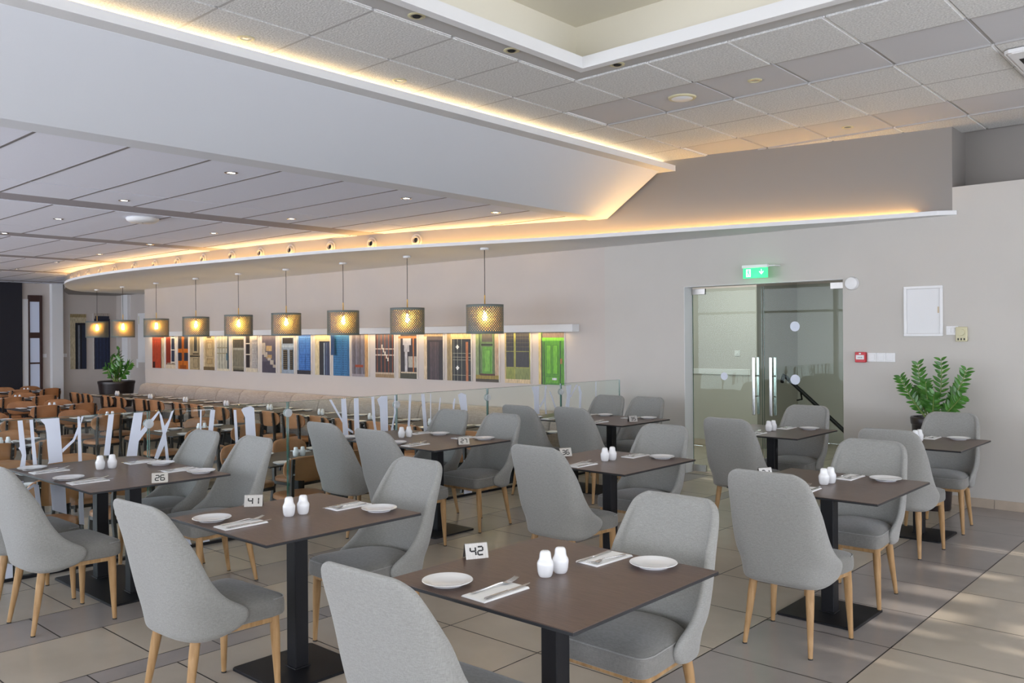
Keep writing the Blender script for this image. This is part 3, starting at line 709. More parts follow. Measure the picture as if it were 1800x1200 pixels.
GREY = [ # (name, centre x, centre y, four-seater, number, card dx, near chairs [(cx, topY, turn)], far chairs)
 ('nearest table numbered 42', -1.98, 2.415, 0, '42', -.395, [(-2.04, 1.555, .03)], [(-1.95, 3.22, -.02)]),
 ('second nearest table numbered 41', -3.605, 2.405, 0, '41', -.375, [(-3.60, 1.580, .05)], [(-3.63, 3.24, -.03)]),
 ('left railing table numbered 26', -5.72, 2.43, 1, '26', .64, [(-5.84, 1.555, 0), (-5.255, 1.555, .02)], [(-5.97, 3.22, 0), (-5.30, 3.24, 0)]),
 ('middle railing table numbered 27', -5.52, 4.89, 1, '27', .57, [(-5.80, 4.08, 0), (-5.06, 4.00, 0)], [(-5.83, 5.64, 0), (-5.16, 5.62, 0)]),
 ('centre table numbered 36', -3.50, 4.88, 0, '36', -.39, [(-3.49, 4.045, 0)], [(-3.54, 5.69, 0)]),
 ('right-of-centre table numbered 31', -1.975, 4.93, 0, '31', -.395, [(-1.94, 4.01, 0)], [(-1.985, 5.70, 0)]),
 ('back table at the railing end', -5.44, 7.27, 1, '35', .52, [(-5.70, 6.35, 0), (-5.12, 6.47, 0)], [(-5.79, 8.11, 0), (-5.29, 8.15, 0)]),
 ('table by the glass doors', -3.45, 7.32, 0, None, 0, [(-3.44, 6.41, 0)], [(-3.43, 8.09, 0)]),
 ('table by the right potted plant', -2.205, 7.34, 0, None, 0, [(-2.13, 6.364, 0)], [(-2.15, 8.10, 0)]),
]
for nm, cx, cy, four, num, cdx, near, far in GREY:
    P = tab4 if four else tab2
    P.place((cx, cy, 0), 0, ('long ' if four else 'square ') + 'dark laminate ' + nm + (' on two black columns' if four else ' on one black column'), 'dark pedestal tables among the grey chairs')
    z = .7502
    for s, lst, side in ((-1, near, 'near'), (1, far, 'far')):
        for k, (x, ty, tr) in enumerate(lst):
            q = '' if len(lst) == 1 else (' left' if k == 0 else ' right')
            chairP.place((x, ty - s*.355, 0), (0 if s < 0 else PI) + tr, 'grey upholstered chair, %s%s seat of %s' % (side, q, nm), 'grey upholstered dining chairs')
        xs = [cx] if not four else ([cx-.30, cx+.32] if s < 0 else [cx-.28, cx+.27])
        for k, x in enumerate(xs):
            q = '' if len(xs) == 1 else (' left' if k == 0 else ' right')
            seat_setting(x, cy+.0, z, s, '%s%s seat of %s' % (side, q, nm), 'grey area')
    shakers(cx, cy, z, 'on '+nm, 'grey area', -.01 if not four else -.16)
    if num:
        c_ = make_card(num, 'small folded steel number card on '+nm); c_.location = (cx+cdx, cy-.01, z); c_.rotation_euler = (0, 0, math.radians(-28 if num != '41' else -40))

# ------------------------------------------------------------------ dining side: tan chairs, dark tables
def make_tan_chair():
    t = empty('leather_chair', (0,0,0), 0, '-', 'chair')
    def pad(mb, w, h, zc, y0, curve, th, n=16):
        ring = []
        for i in range(36):
            a = 2*PI*i/36; c_, s_ = math.cos(a), math.sin(a)
            ring.append((w*math.copysign(abs(c_)**.6, c_), zc + h*math.copysign(abs(s_)**.75, s_)))
        R = []
        for dy, k in ((-th/2, .93), (-th/2+.008, 1), (th/2-.008, 1), (th/2, .93)):
            R.append([(x*k, y0 + dy + curve*(x/w)**2 - .12*(z-zc), zc+(z-zc)*k) for x, z in ring])
        return mb.loft(R)
    pad(MB(), .235, .115, .735, -.21, .085, .032).obj('backrest', 'leather', t, True)
    mb = MB(); R = []
    for z, k in ((.425, .96), (.432, 1), (.462, 1), (.472, .96), (.478, .8), (.480, .3)):
        R.append([(.225*k*math.copysign(abs(math.cos(a))**.6, math.cos(a)), .02+.215*k*math.copysign(abs(math.sin(a))**.6, math.sin(a)), z) for a in [2*PI*i/32 for i in range(32)]])
    mb.loft(R).obj('seat', 'leather', t, True)
    mb = MB(); mb.bbox(-.19, .19, .17, .20, .39, .426, .003); mb.bbox(-.19, .19, -.17, -.14, .39, .426, .003); mb.bbox(-.20, -.17, -.15, .18, .39, .426, .003); mb.bbox(.17, .20, -.15, .18, .39, .426, .003)
    mb.obj('seat_frame', 'darkwood', t)
    for s in (-1, 1):
        MB().loft([[(s*.19-.013, .18+d, z), (s*.19+.013, .18+d, z), (s*.19+.013, .20+d, z), (s*.19-.013, .20+d, z)] for z, d in ((0, .02), (.42, -.01))]).obj('leg', 'darkwood', t)
        l = MB().loft([[(s*.175-.014, y, z), (s*.175+.014, y, z), (s*.175+.014, y+w, z), (s*.175-.014, y+w, z)] for z, y, w in ((0, -.27, .022), (.42, -.19, .034), (.62, -.195, .034), (.83, -.218, .024))]).obj('leg', 'darkwood', t)
        b = MB(); b.lathe([(.006, 0), (.006, .001)], 8, (0, 0, 0)); 
        mb = MB()
        for z in (.69, .78): MB().box(s*.175-.006, s*.175+.006, -.2225, -.217, z-.006, z+.006).obj('bolt', 'steel', l)
    return t
tanP = Proto(make_tan_chair())
dt4 = Proto(make_table(1.15, .85, [-.2, .2], .8, .45, 'dark_dining_table'))
dt4.root['category'] = 'table'
dtx = Proto(make_table(.85, 1.20, [0], .5, .6, 'dark_dining_table'))
ORD = ['first', 'second', 'third', 'fourth', 'fifth', 'sixth', 'seventh', 'eighth', 'ninth', 'tenth']
BX = [-7.35, -8.6, -9.9, -11.15, -12.6, -14.0, -15.5, -16.95, -18.5]
z = ZL + .7502
for i, x in enumerate(BX):
    nm = '%s dark table from the right along the cream bench' % ORD[i]
    (dt4).place((x, 7.90, ZL), 0, nm + ', on black columns', 'dark tables along the bench')
    for s in (-1, 1):
        for k, dx in enumerate((-.27, .29)):
            seat_setting(x+dx+.08, 7.90, z, s, '%s %s seat, %s' % ('bench side' if s > 0 else 'chair side', 'left' if k == 0 else 'right', nm.replace(' from the right along the cream bench', ' from right along bench')), 'bench row', cutlery=(x > -12))
    shakers(x-.02, 7.90, z, 'on the ' + nm, 'bench row', 0, True)
    for k, dx in enumerate((-.30, .30)):
        tanP.place((x+dx, 7.32, ZL), random.uniform(-.12, .12), 'tan leather chair, %s seat, %s' % ('left' if k == 0 else 'right', nm), 'tan leather chairs')
MID = [(-7.45, 5.0, 'first middle-row table from right'), (-10.57, 5.6, 'second middle-row table from right'), (-13.4, 5.6, 'third middle-row table from right'), (-16.15, 5.75, 'fourth middle-row table from right'), (-18.95, 6.1, 'fifth middle-row table from right'), (-21.5, 7.1, 'corner table by the brown window'),
       (-8.0, 2.95, 'first front-row table from right'), (-10.85, 3.35, 'second front-row table from right'), (-13.9, 4.0, 'third front-row table from right')]
for x, y, nm in MID:
    dtx.place((x, y, ZL), 0, 'dark dining table beyond the glass, ' + nm, 'dark tables in the tan chair area')
    for s in (-1, 1):
        for k, dy in enumerate((-.30, .30)):
            who = '%s %s seat, %s' % ('left' if s < 0 else 'right', 'front' if k == 0 else 'back', nm)
            seat_setting(x, y+dy - .1*s*-1, z, s, who, 'mid rows', cutlery=(x > -12), axis='x')
            a = -PI/2 if s < 0 else PI/2
            tanP.place((x + s*.47, y+dy, ZL), a + random.uniform(-.15, .15), 'tan leather chair, ' + who, 'tan leather chairs')
    shakers(x, y, z, 'on the ' + nm, 'mid rows')

# cream bench along the back wall
t = empty('wall_bench', (0,0,0), 0, 'long cream upholstered bench running along the back wall below the door pictures', 'bench')
MB().box(-19.0, -6.5, 8.30, 8.80, ZL, ZL+.30).obj('plinth', 'darkwood', t)
x = -19.0; k = 0
while x < -6.6:
    x1 = min(x+.85, -6.5); 
    def bp(x0, x1): 
        prof = [(8.50, ZL+.42), (8.53, ZL+.60), (8.56, ZL+.80), (8.60, ZL+.91), (8.66, ZL+.955), (8.74, ZL+.965), (8.80, ZL+.95), (8.825, ZL+.90), (8.825, ZL+.30), (8.50, ZL+.30)]
        R = []
        for xx, i in ((x0+.002, .022), (x0+.012, .006), (x0+.03, 0), (x1-.03, 0), (x1-.012, .006), (x1-.002, .022)):
            R.append([(xx, y + i, z_ - i) for y, z_ in prof])
        return MB().loft(R)
    bp(x, x1).obj('back_panel', 'bench', t, True)
    R = []
    for xx, i in ((x+.002, .012), (x+.012, .003), (x1-.012, .003), (x1-.002, .012)):
        R.append([(xx, y, z_) for y, z_ in ((8.20+i, ZL+.33), (8.19+i, ZL+.42-i), (8.22, ZL+.455-i), (8.50, ZL+.46-i), (8.52, ZL+.30), (8.22, ZL+.30))])
    MB().loft(R).obj('seat_cushion', 'bench', t, True)
    x += .85; k += 1

# ------------------------------------------------------------------ pendants
def make_pendant():
    t = empty('pendant_lamp', (0,0,0), 0, '-', 'pendant lamp')    # origin at the shelf underside
    MB().lathe([(0, 0), (.052, 0), (.055, -.004), (.055, -.022), (.050, -.028), (0, -.028)], 24, cap=False).obj('ceiling_rose', 'plasticw', t, True)
    MB().tube([(0, 0, -.028), (.002, 0, -.3), (0, 0, -.62)], .0045, 6).obj('cord', 'cord', t, True)
    MB().lathe([(.009, -.60), (.009, -.73), (.014, -.74)], 10).obj('stem', 'brass', t, True)
    z0, z1, r = -1.085, -.722, .238
    def cyl(rr, mname, name, par):
        n = 64; mb = MB()
        vs = [(rr*math.cos(2*PI*i/n), rr*math.sin(2*PI*i/n), z) for z in (z0, z1) for i in range(n+1)]
        mb.add(vs, [(i, i+1, n+1+i+1, n+1+i) for i in range(n)])
        o = mb.obj(name, mname, par, True, fix=False)
        uv = o.data.uv_layers.new(name='UVMap')
        for p in o.data.polygons:
            for li, vi in zip(p.loop_indices, p.vertices): uv.data[li].uv = ((vi % (n+1))/n, vi//(n+1))
        return o
    s = cyl(r, 'shade', 'lamp_shade', t); cyl(r-.0035, 'shadein', 'shade_lining', s)
    mb = MB(); n = 48
    for z in (z0, z1):
        mb = MB(); mb.loft([[(a*math.cos(2*PI*i/n), a*math.sin(2*PI*i/n), zz) for i in range(n)] for a, zz in ((r-.005, z-.003), (r+.001, z-.003), (r+.001, z+.003), (r-.005, z+.003), (r-.005, z-.003))], 0, False); mb.obj('shade_rim', 'shade_rim', s)
    mb = MB()
    for k in range(3):
        a = 2*PI*k/3; mb.tube([(0, 0, -.76), (r*math.cos(a)*.99, r*math.sin(a)*.99, -.735)], .003, 6)
    mb.lathe([(.02, -.80), (.022, -.74)], 14); mb.obj('bulb_holder', 'brass', t, True)
    MB().lathe([(0, -.925), (.018, -.92), (.030, -.895), (.030, -.875), (.020, -.845), (.013, -.80), (0, -.80)], 16, cap=False).obj('bulb', 'bulb', t, True)
    return t
M['shade_rim'] = mat('shade_rim', (.09, .10, .09), .5)
penP = Proto(make_pendant())
PX = [(-7.52,7.81),(-9.03,7.83),(-10.49,7.83),(-12.08,7.88),(-13.45,7.82),(-15.06,7.88),(-16.8,7.95),(-18.45,8.0),(-19.9,8.05)]
for i, (x, y) in enumerate(PX):
    penP.place((x, y, 2.745), .7*i, 'grey perforated drum pendant lamp, %s from the right of nine' % ORD[i], 'drum pendant lamps')

# ------------------------------------------------------------------ air nozzles on the curved bulkhead
def make_nozzle():
    t = empty('air_nozzle', (0,0,0), 0, '-', 'air vent')   # faces -y
    def ring(prof, name, m, par=None):
        mb = MB(); n = 28
        mb.loft([[(r*math.cos(2*PI*i/n), y, r*math.sin(2*PI*i/n)) for i in range(n)] for r, y in prof], 0, False); return mb.obj(name, m, par or t, True)
    ring([(.085, .01), (.085, -.006), (.080, -.012), (.062, -.012), (.058, .0)], 'flange', 'cuff')
    ring([(.057, 0), (.056, -.030), (.050, -.040), (.040, -.042), (.034, -.030), (.030, .0)], 'nozzle_cone', 'cuff')
    n = 24; MB().loft([[(r*math.cos(2*PI*i/n), y, r*math.sin(2*PI*i/n)) for i in range(n)] for r, y in ((.034, -.012), (.001, -.010))], 0, True).obj('nozzle_throat', 'hole', t)
    return t
nozP = Proto(make_nozzle())
Bsort = sorted(Bs)
NX = [-8.47, -9.19, -9.92, -10.71, -11.38, -12.1, -12.9, -13.7, -14.46, -15.2, -15.98, -16.65, -17.35, -18.05, -18.75]
for i, x in enumerate(NX):
    y = interp(Bsort, x); d = (interp(Bsort, x+.2)-interp(Bsort, x-.2))/.4
    nozP.place((x, y-.004, 2.895), math.atan2(d, 1), 'round cream air nozzle on the curved bulkhead, %s from the right' % (ORD+['eleventh','twelfth','thirteenth','fourteenth','fifteenth'])[i], 'air nozzles on the bulkhead')

# ------------------------------------------------------------------ ceiling fittings
def make_spot(on, name='recessed_downlight'):
    t = empty(name, (0,0,0), 0, '-', 'downlight')
    n = 24
    MB().loft([[(r*math.cos(2*PI*i/n), r*math.sin(2*PI*i/n), z) for i in range(n)] for r, z in ((.056, .004), (.056, -.004), (.050, -.007), (.038, -.006), (.034, .004))], 0, False).obj('trim_ring', 'plasticc' if not on else 'steel', t, True)
    MB().lathe([(.0345, -.0015), (.001, -.003)], 20, cap=False).obj('lens', 'lampon' if on else 'lampoff', t, True)
    return t
sp = Proto(make_spot(False))
for (x, y), lb in zip(((-5.045,3.0),(-5.02,4.29),(-4.97,6.19),(-3.05,6.21),(-3.09,8.22)), ('above the lit beam, nearest the camera', 'above the lit beam, second from left', 'above the far end of the lit beam', 'in the grey tile right of the round detector', 'near the upper grey wall')):
    sp.place((x, y, 3.588 if x < -4.98 else 3.599), 0, 'small unlit round downlight ' + lb, 'unlit ceiling downlights')
def make_eye():
    t = make_spot(False, 'eyeball_downlight'); 
    MB().lathe([(.026, -.004), (.024, -.010), (.001, -.010)], 20, cap=False).obj('dark_eye', 'hole', t); return t
ey = Proto(make_eye())
for (x, y), lb in zip(((-3.955,3.52),(-3.955,4.39),(-3.60,5.145)), ('left side of the coffer frame, nearer', 'left side of the coffer frame, by the corner', 'far side of the coffer frame, right of the corner')):
    ey.place((x, y, 3.597), 0, 'dark-eyed round downlight, ' + lb, 'coffer frame downlights')
lit = Proto(make_spot(True))
LP = [(-6.57,3.76),(-8.65,3.77),(-10.5,3.82),(-12.4,3.85),(-6.53,5.66),(-8.6,5.69),(-10.5,5.75),(-12.4,5.78),(-14.4,5.87),(-16.4,5.93),(-18.5,5.95),(-20.4,6.0),(-6.56,7.0),(-14.4,3.9),(-16.4,4.0)]
for x, y in LP:
    lit.place((x, y, 3.014), 0, 'small lit round downlight, %s out from the beam, %s row' % (ORD[int((-5.5-x)/2)], 'front' if y < 4.5 else ('last' if y > 6.5 else 'middle')), 'lit downlights in the lower ceiling')
t = empty('ceiling_speaker', (-3.713, 6.238, 3.599), 0, 'round white ceiling disc in the grey tile beyond the coffer', 'ceiling speaker')
MB().lathe([(.0, -.012), (.098, -.013), (.112, -.010), (.118, 0), (.10, .004)], 40, cap=False).obj('bezel', 'plasticc', t, True)
MB().lathe([(.0, -.026), (.02, -.026), (.07, -.022), (.088, -.013)], 32, cap=False).obj('dome', 'plasticw', t, True)
t = empty('ceiling_detector', (-9.75, 4.46, 3.013), .2, 'flat white boxy detector on the lower ceiling near the lit downlights', 'detector')
MB().lathe([(.0, -.055), (.13, -.055), (.17, -.035), (.18, -.012), (.17, 0)], 20, cap=False).obj('housing', 'plasticw', t, True)
MB().lathe([(.012, -.058), (.001, -.06)], 10, cap=False).obj('indicator', 'black', t)
t = empty('cassette_air_conditioner', (-.98, 7.15, 3.583), 0, 'white ceiling air conditioner cassette cut by the right edge of the photo', 'air conditioner')
mb = MB(); mb.bbox(-.46, .46, -.46, .46, -.035, 0, .03); mb.obj('panel', 'plasticw', t)
mb = MB(); mb.bbox(-.30, .30, -.30, .30, -.045, -.036, .03); mb.obj('grille', 'white', t)
for k in range(4):
    mb = MB(); mb.box(-.28, .28, .36, .40, -.037, -.0355); o = mb.obj('air_slot', 'hole', t); o.rotation_euler = (0, 0, k*PI/2)

# ------------------------------------------------------------------ wall fittings
t = empty('exit_sign', (-4.28, 8.70, 2.31), 0, 'lit green emergency exit sign with running man and down arrow above the glass doors', 'exit sign')
MB().bbox(-.152, .148, -.022, .022, .040, .074, .004).obj('housing', 'plasticw', t)
MB().tube([(.14, 0, .055), (.20, .03, .058), (.215, .14, .06)], .008, 8).obj('bracket', 'plasticw', t, True)
MB().bbox(-.146, .144, -.003, .003, -.070, .040, .001).obj('green_panel', 'signgreen', t)
sg = MB(); y = -.0040
def sq(mb, pts, yy=-.004): mb.loft([[(px_, yy, pz_) for px_, pz_ in pts], [(px_, yy-.0008, pz_) for px_, pz_ in pts]])
sq(sg, [(-.108,-.055),(-.055,-.055),(-.055,.028),(-.108,.028)])
sg.obj('doorway_symbol', 'signwhite', t)
rm = MB(); 
sq(rm, [(-.080+.008*math.cos(a), .016+.008*math.sin(a)) for a in [2*PI*i/10 for i in range(10)]], -.0052)
for P in ([(-.092,.006),(-.076,.008),(-.072,-.016),(-.086,-.018)], [(-.092,.006),(-.104,-.004),(-.101,-.008),(-.090,.000)], [(-.076,.006),(-.064,-.006),(-.060,-.003),(-.072,.008)], [(-.086,-.018),(-.078,-.018),(-.094,-.046),(-.102,-.044)], [(-.080,-.018),(-.072,-.016),(-.062,-.034),(-.066,-.046),(-.071,-.034)]): sq(rm, P, -.0052)
rm.obj('running_man', 'signgreen', t)
ar = MB(); sq(ar, [(.066,.024),(.074,.024),(.074,-.012),(.092,.004),(.096,-.004),(.070,-.034),(.044,-.004),(.048,.004),(.066,-.012)]); ar.obj('down_arrow', 'signwhite', t)
gl = bpy.data.lights.new('sign_glow', 'POINT'); gl.energy = .55; gl.color = (.15, 1, .35); gl.shadow_soft_size = .08
go = bpy.data.objects.new('sign_glow', gl); COL.objects.link(go); go.location = (-4.28, 8.66, 2.26)

def ywall(name, prof, n, x, z, label, cat, m):   # round fitting standing off the back wall
    mb = MB(); mb.loft([[(x+r*math.cos(2*PI*i/n), 8.84-d, z+r*math.sin(2*PI*i/n)) for i in range(n)] for r, d in prof]); return tag(mb.obj(name, m, None, True), label, cat)
ywall('emergency_light', [(.068, 0), (.068, .028), (.060, .045), (.03, .052), (.001, .053)], 32, -3.285, 2.14, 'round white dome fitting on the wall right of the glass doors', 'wall light', 'plasticw')
t = empty('fire_call_point', (-3.198, 8.84, 1.387), 0, 'red fire alarm call point on the wall right of the glass doors', 'fire alarm')
MB().bbox(-.052, .052, -.045, 0, -.052, .052, .005).obj('box', 'red', t)
MB().bbox(-.040, .040, -.047, -.0455, -.022, .022, .003).obj('white_window', 'plasticw', t)
mb = MB()
for k in (-1, 0, 1): mb.box(k*.016-.003, k*.016+.003, -.0478, -.0472, -.003, .003)
mb.box(-.024, .024, -.0478, -.0472, -.007, -.005); mb.obj('printed_marks', 'black', t)
MB().bbox(-.01, .01, -.047, -.0455, .030, .044, .003).obj('key_mark', 'plasticw', t)
for k, nm in enumerate(('nearest the red alarm box', 'in the middle of three', 'farthest right of three')):
    t = empty('wall_switch', (-3.095+k*.091, 8.84, 1.387), 0, 'white square switch plate, ' + nm, 'switch', 'three switch plates in a row')
    MB().bbox(-.045, .045, -.010, 0, -.045, .045, .003).obj('plate', 'plasticw', t); MB().bbox(-.030, .030, -.015, -.0105, -.030, .030, .002).obj('rocker', 'plasticw', t)
t = empty('access_panel', (-2.605, 8.84, 1.84), 0, 'white framed access panel high on the right wall', 'access panel')
mb = MB(); X, Z = .178, .243
for a in ((-X, X, Z-.025, Z), (-X, X, -Z, -Z+.025), (-X, -X+.028, -Z+.025, Z-.025), (X-.028, X, -Z+.025, Z-.025)): mb.bbox(a[0], a[1], -.018, 0, a[2], a[3], .003)
mb.obj('frame', 'plasticw', t); MB().box(-X+.030, X-.030, -.010, 0, -Z+.027, Z-.027).obj('door', 'white', t)
MB().box(X-.048, X-.032, -.0108, -.0102, -.02, .04).obj('stain', mat('beige_stain', (.62, .52, .38), .8), t)
t = empty('wall_switch', (-2.355, 8.84, 1.652), 0, 'white double switch plate between the access panel and the thermostat', 'switch')
MB().bbox(-.045, .06, -.009, 0, -.045, .040, .003).obj('plate', 'plasticw', t); MB().bbox(-.034, -.002, -.013, -.0095, -.022, .022, .002).obj('rocker', 'plasticw', t); MB().bbox(.0, .030, -.013, -.0095, -.022, .022, .002).obj('rocker', 'plasticw', t)
t = empty('thermostat', (-2.262, 8.84, 1.615), 0, 'yellowed thermostat with a round dial beside the white switch plate', 'thermostat')
MB().bbox(-.052, .048, -.032, 0, -.070, .068, .006).obj('body', 'plasticc', t)
mb = MB(); mb.loft([[(r*math.cos(2*PI*i/28), -.032-d, .018+r*math.sin(2*PI*i/28)) for i in range(28)] for r, d in ((.032, 0), (.030, .010), (.001, .011))]); mb.obj('dial', 'plasticc', t, True)
for k in (-1, 0, 1): MB().box(k*.026-.005, k*.026+.005, -.036, -.0325, -.058, -.038).obj('slider', 'black', t)

# ------------------------------------------------------------------ door pictures
def srgb(h):
    return tuple(((int(h[i:i+2], 16)/255)**2.2) for i in (0, 2, 4))
PM = {}
def picmat(h):
    if h not in PM: 
        c = srgb(h); PM[h] = mat('print_ink_'+h, tuple(min(1, v*1.0) for v in c), .45, noise=.22, nscale=22, stretch=(2.5, 1, .6))
    return PM[h]
def picture(x0, x1, z0, z1, y, rects, label, side='print', frame='plasticw', facing='y'):
    t = empty('door_picture', ((x0+x1)/2, y, 0), 0, label, 'picture', 'door pictures')
    W = x1-x0; X0 = -W/2
    MB().box(X0, X0+W, -.028, 0, z0, z1).obj('board', frame, t)
    mats = []; mb = MB()
    for k, (a, b, c_, d_, col) in enumerate(rects):
        if col not in mats: mats.append(col)
        yy = -.0285 - .00025*k
        mb.quad((X0+W*a, yy, z0+(z1-z0)*c_), (X0+W*b, yy, z0+(z1-z0)*c_), (X0+W*b, yy, z0+(z1-z0)*d_), (X0+W*a, yy, z0+(z1-z0)*d_), mats.index(col))
    me = mb.obj('print', [picmat(c_) for c_ in mats], t, fix=False)
    return t
def planks(a, b, c_, d_, n, col, gap, gw=.12):
    out = [(a, b, c_, d_, gap)]; w_ = (b-a)/n
    for i in range(n): out.append((a+w_*(i+gw/2), a+w_*(i+1-gw/2), c_, d_, col if isinstance(col, str) else col[i % len(col)]))
    return out
def panel(a, b, c_, d_, line, fill, t_=.03, r=.35): return [(a, b, c_, d_, line), (a+t_, b-t_, c_+t_*r, d_-t_*r, fill)]
def bars(a, b, zs, t_, col): return [(a, b, z_-t_/2, z_+t_/2, col) for z_ in zs]
def vbars(xs, t_, c_, d_, col): return [(x_-t_/2, x_+t_/2, c_, d_, col) for x_ in xs]
def slats(a, b, c_, d_, n, col, gap): 
    out = [(a, b, c_, d_, gap)]; h_ = (d_-c_)/n
    for i in range(n): out.append((a, b, c_+h_*(i+.2), c_+h_*(i+.95), col))
    return out
def lattice(a, b, c_, d_, nx, nz, col):
    out = []
    for i in range(nx):
        for j in range(nz):
            xa = a+(b-a)*(i+.25)/nx; xb = a+(b-a)*(i+.75)/nx; za = c_+(d_-c_)*(j+.3)/nz; zb = c_+(d_-c_)*(j+.7)/nz; out.append((xa, xb, za, zb, col))
    return out
P_ = []
P_.append(('faded red plank door beside pale stone', [(0,1,0,1,'8a3a2a'),(.0,.72,.0,.88,'a8432c'),(.0,1,.88,1,'7a3020'),(.72,.78,0,.9,'4c2018'),(.78,1,0,.95,'b8a890'),(.05,.25,0,.2,'2a1a1c')] + vbars([.2,.4,.58], .02, 0, .88, '84301f')))
P_.append(('red shutter beside a white barred window', [(0,1,0,1,'5a2418'),(0,.5,.1,1,'7c2c1c'),(.5,.95,.2,1,'2c3448'),(0,1,0,.12,'c8b8a0'),(.1,1,.12,.18,'8c7c6c')] + vbars([.55,.95], .06, .15, 1, 'e0d4c0') + bars(.5, .98, [.2,.58,.96], .03, 'e0d4c0')))
P_.append(('orange door with four dark panes', [(0,1,0,1,'b4621e'),(0,.38,.62,1,'2a2c38'),(.6,1,.62,1,'2a2c38'),(0,.38,.25,.5,'2a2c38'),(.6,1,.25,.5,'2a2c38'),(.47,.52,0,1,'6e3410'),(.2,.8,.0,.12,'8a4818')]))
P_.append(('weathered cream double door with narrow dark pane', [(0,1,0,1,'a09070'),(.1,.28,.35,.98,'8c7c60'),(.42,.72,.55,.98,'3a3c38'),(.3,.86,.44,.5,'5c503c'),(0,1,.38,.42,'2e2a20'),(.86,.92,0,1,'6c6048')] + panel(.35,.82,.06,.34,'5c503c','98886a')))
P_.append(('carved pale brown panelled door', [(0,1,0,1,'b09a74'),(0,.12,.1,1,'c8b898'),(0,1,0,.1,'6c5a40'),(.3,.7,.94,1,'3a3020')] + panel(.25,.85,.40,.88,'7a6444','b49c72') + panel(.3,.8,.18,.34,'7a6444','a88e64') + panel(.35,.75,.62,.8,'806a48','bca67e')))
P_.append(('pale corrugated metal door with iron bar', planks(0,.85,.05,1,7,['b8b4a0','a09c8c'],'5c584c') + bars(0, .9, [.50,.66], .03, '8c8468') + [(.85,1,0,1,'4c5458'),(.78,.86,.3,.5,'2c6478'),(0,1,0,.06,'d0c4a8')]))
P_.append(('grey weathered gate under a dark grille', [(0,1,0,1,'c0b498'),(.08,1,.0,.92,'3c3830'),(.12,.98,.05,.60,'6c6858'),(.12,.98,.70,.86,'2c2824'),(.1,1,.60,.66,'a09c8c')] + vbars([.2,.33,.46,.6,.73,.88], .025, .1, .86, '9c9480') + bars(.1,1,[.12,.9],.03,'8c8470')))
P_.append(('open white louvred shutter beside a dark window', [(0,1,0,1,'b4a898'),(0,.32,.12,1,'2a2426'),(0,.9,0,.1,'c8bca4')] + bars(0,.34,[.48,.78],.025,'d8d0c0') + [(.5,1,.1,1,'a8a09a')] + slats(.55,.73,.14,.80,16,'b8b2ac','4c4844') + slats(.78,.95,.14,.80,16,'b8b2ac','4c4844') + slats(.55,.95,.86,.99,4,'b8b2ac','4c4844')))
P_.append(('purple grey wall crossed by a sunlit diagonal', [(0,1,0,1,'5c5660'),(.3,.72,.58,.72,'b89a6c'),(.3,.72,.38,.48,'a88a5c'),(0,1,.0,.3,'46424e'),(.0,.25,.48,.8,'b0a494'),(.15,.4,.42,.55,'b0a494'),(.4,.65,.33,.4,'b0a494'),(.6,.85,.22,.34,'b0a494'),(.8,1,.14,.22,'b0a494')]))
P_.append(('pale blue door with lace ironwork panes', [(0,1,0,1,'b4a68c'),(.12,1,0,.95,'8c98a4'),(.2,.95,.78,.93,'2e2a2a'),(.12,1,.68,.74,'a4b0b8'),(.24,.55,.1,.62,'24201e'),(.72,.95,.1,.62,'24201e')] + lattice(.24,.55,.1,.62,4,10,'8c7c5c') + lattice(.72,.95,.1,.62,3,10,'8c7c5c')))
P_.append(('bright blue shutters with chevron boards', [(0,1,0,1,'3c68a8'),(0,.12,.05,1,'8c9ca8'),(0,1,0,.1,'2c2c34')] + slats(.22,.62,.52,.95,10,'4c7cbc','335c98') + slats(.68,.98,.52,.95,10,'4c7cbc','335c98') + slats(.22,.62,.12,.48,7,'4272b4','305890') + slats(.68,.98,.12,.48,7,'4272b4','305890')))
P_.append(('cream stone frame around a dark blue shutter', [(0,1,0,1,'c0ac84'),(0,.3,0,.85,'c8b890'),(.3,1,0,.84,'26262c'),(.68,1,.0,.82,'343c54'),(.60,.66,0,.8,'98a8b4'),(.78,.80,0,.8,'6c7c98')]))
P_.append(('blue hammered double door', [(0,1,0,1,'2f6490'),(.60,.63,0,1,'16304c')] + lattice(.02,.58,0,1,7,18,'3c7cac') + lattice(.65,1,0,1,4,18,'3c7cac') + [(0,.22,.5,1,'27466c')]))
P_.append(('grey plank door with rusty handle', planks(0,.80,.06,1,7,['6c6468','5c5458','747078'],'3c3638',.08) + [(.80,1,0,1,'b48c5c'),(.2,.7,.22,.28,'8c3c1c'),(0,.8,0,.06,'8c8488')]))
P_.append(('rusty barred window with leaning pale stick', [(0,1,0,1,'2c2628'),(.1,.8,.5,1,'4c484c')] + bars(0,1,[.52,.66],.025,'c8b8a8') + vbars([.1,.32,.52,.72,.93], .035, .1, 1, '8c4c2c') + [(0,1,0,.08,'8c7454'),(0,1,.08,.12,'b4a088'),(.34,.40,.66,.76,'e0d4c0'),(.42,.48,.58,.68,'e0d4c0'),(.50,.56,.51,.6,'e0d4c0'),(.58,.64,.44,.53,'e0d4c0'),(.66,.72,.38,.46,'e0d4c0')]))
P_.append(('window with a tied white curtain and bars', [(0,1,0,1,'302a2c'),(0,.12,0,1,'b4a488'),(0,1,.9,.95,'a4683c'),(.25,.7,.75,.9,'b8b4b4'),(.32,.6,.6,.75,'b0acac'),(.36,.5,.14,.6,'b8b4b4'),(.55,1,.25,.5,'a09c90'),(.8,.86,.1,.9,'b46c34'),(.1,1,0,.13,'3c3c2c'),(.15,1,.12,.15,'c0b094')]))
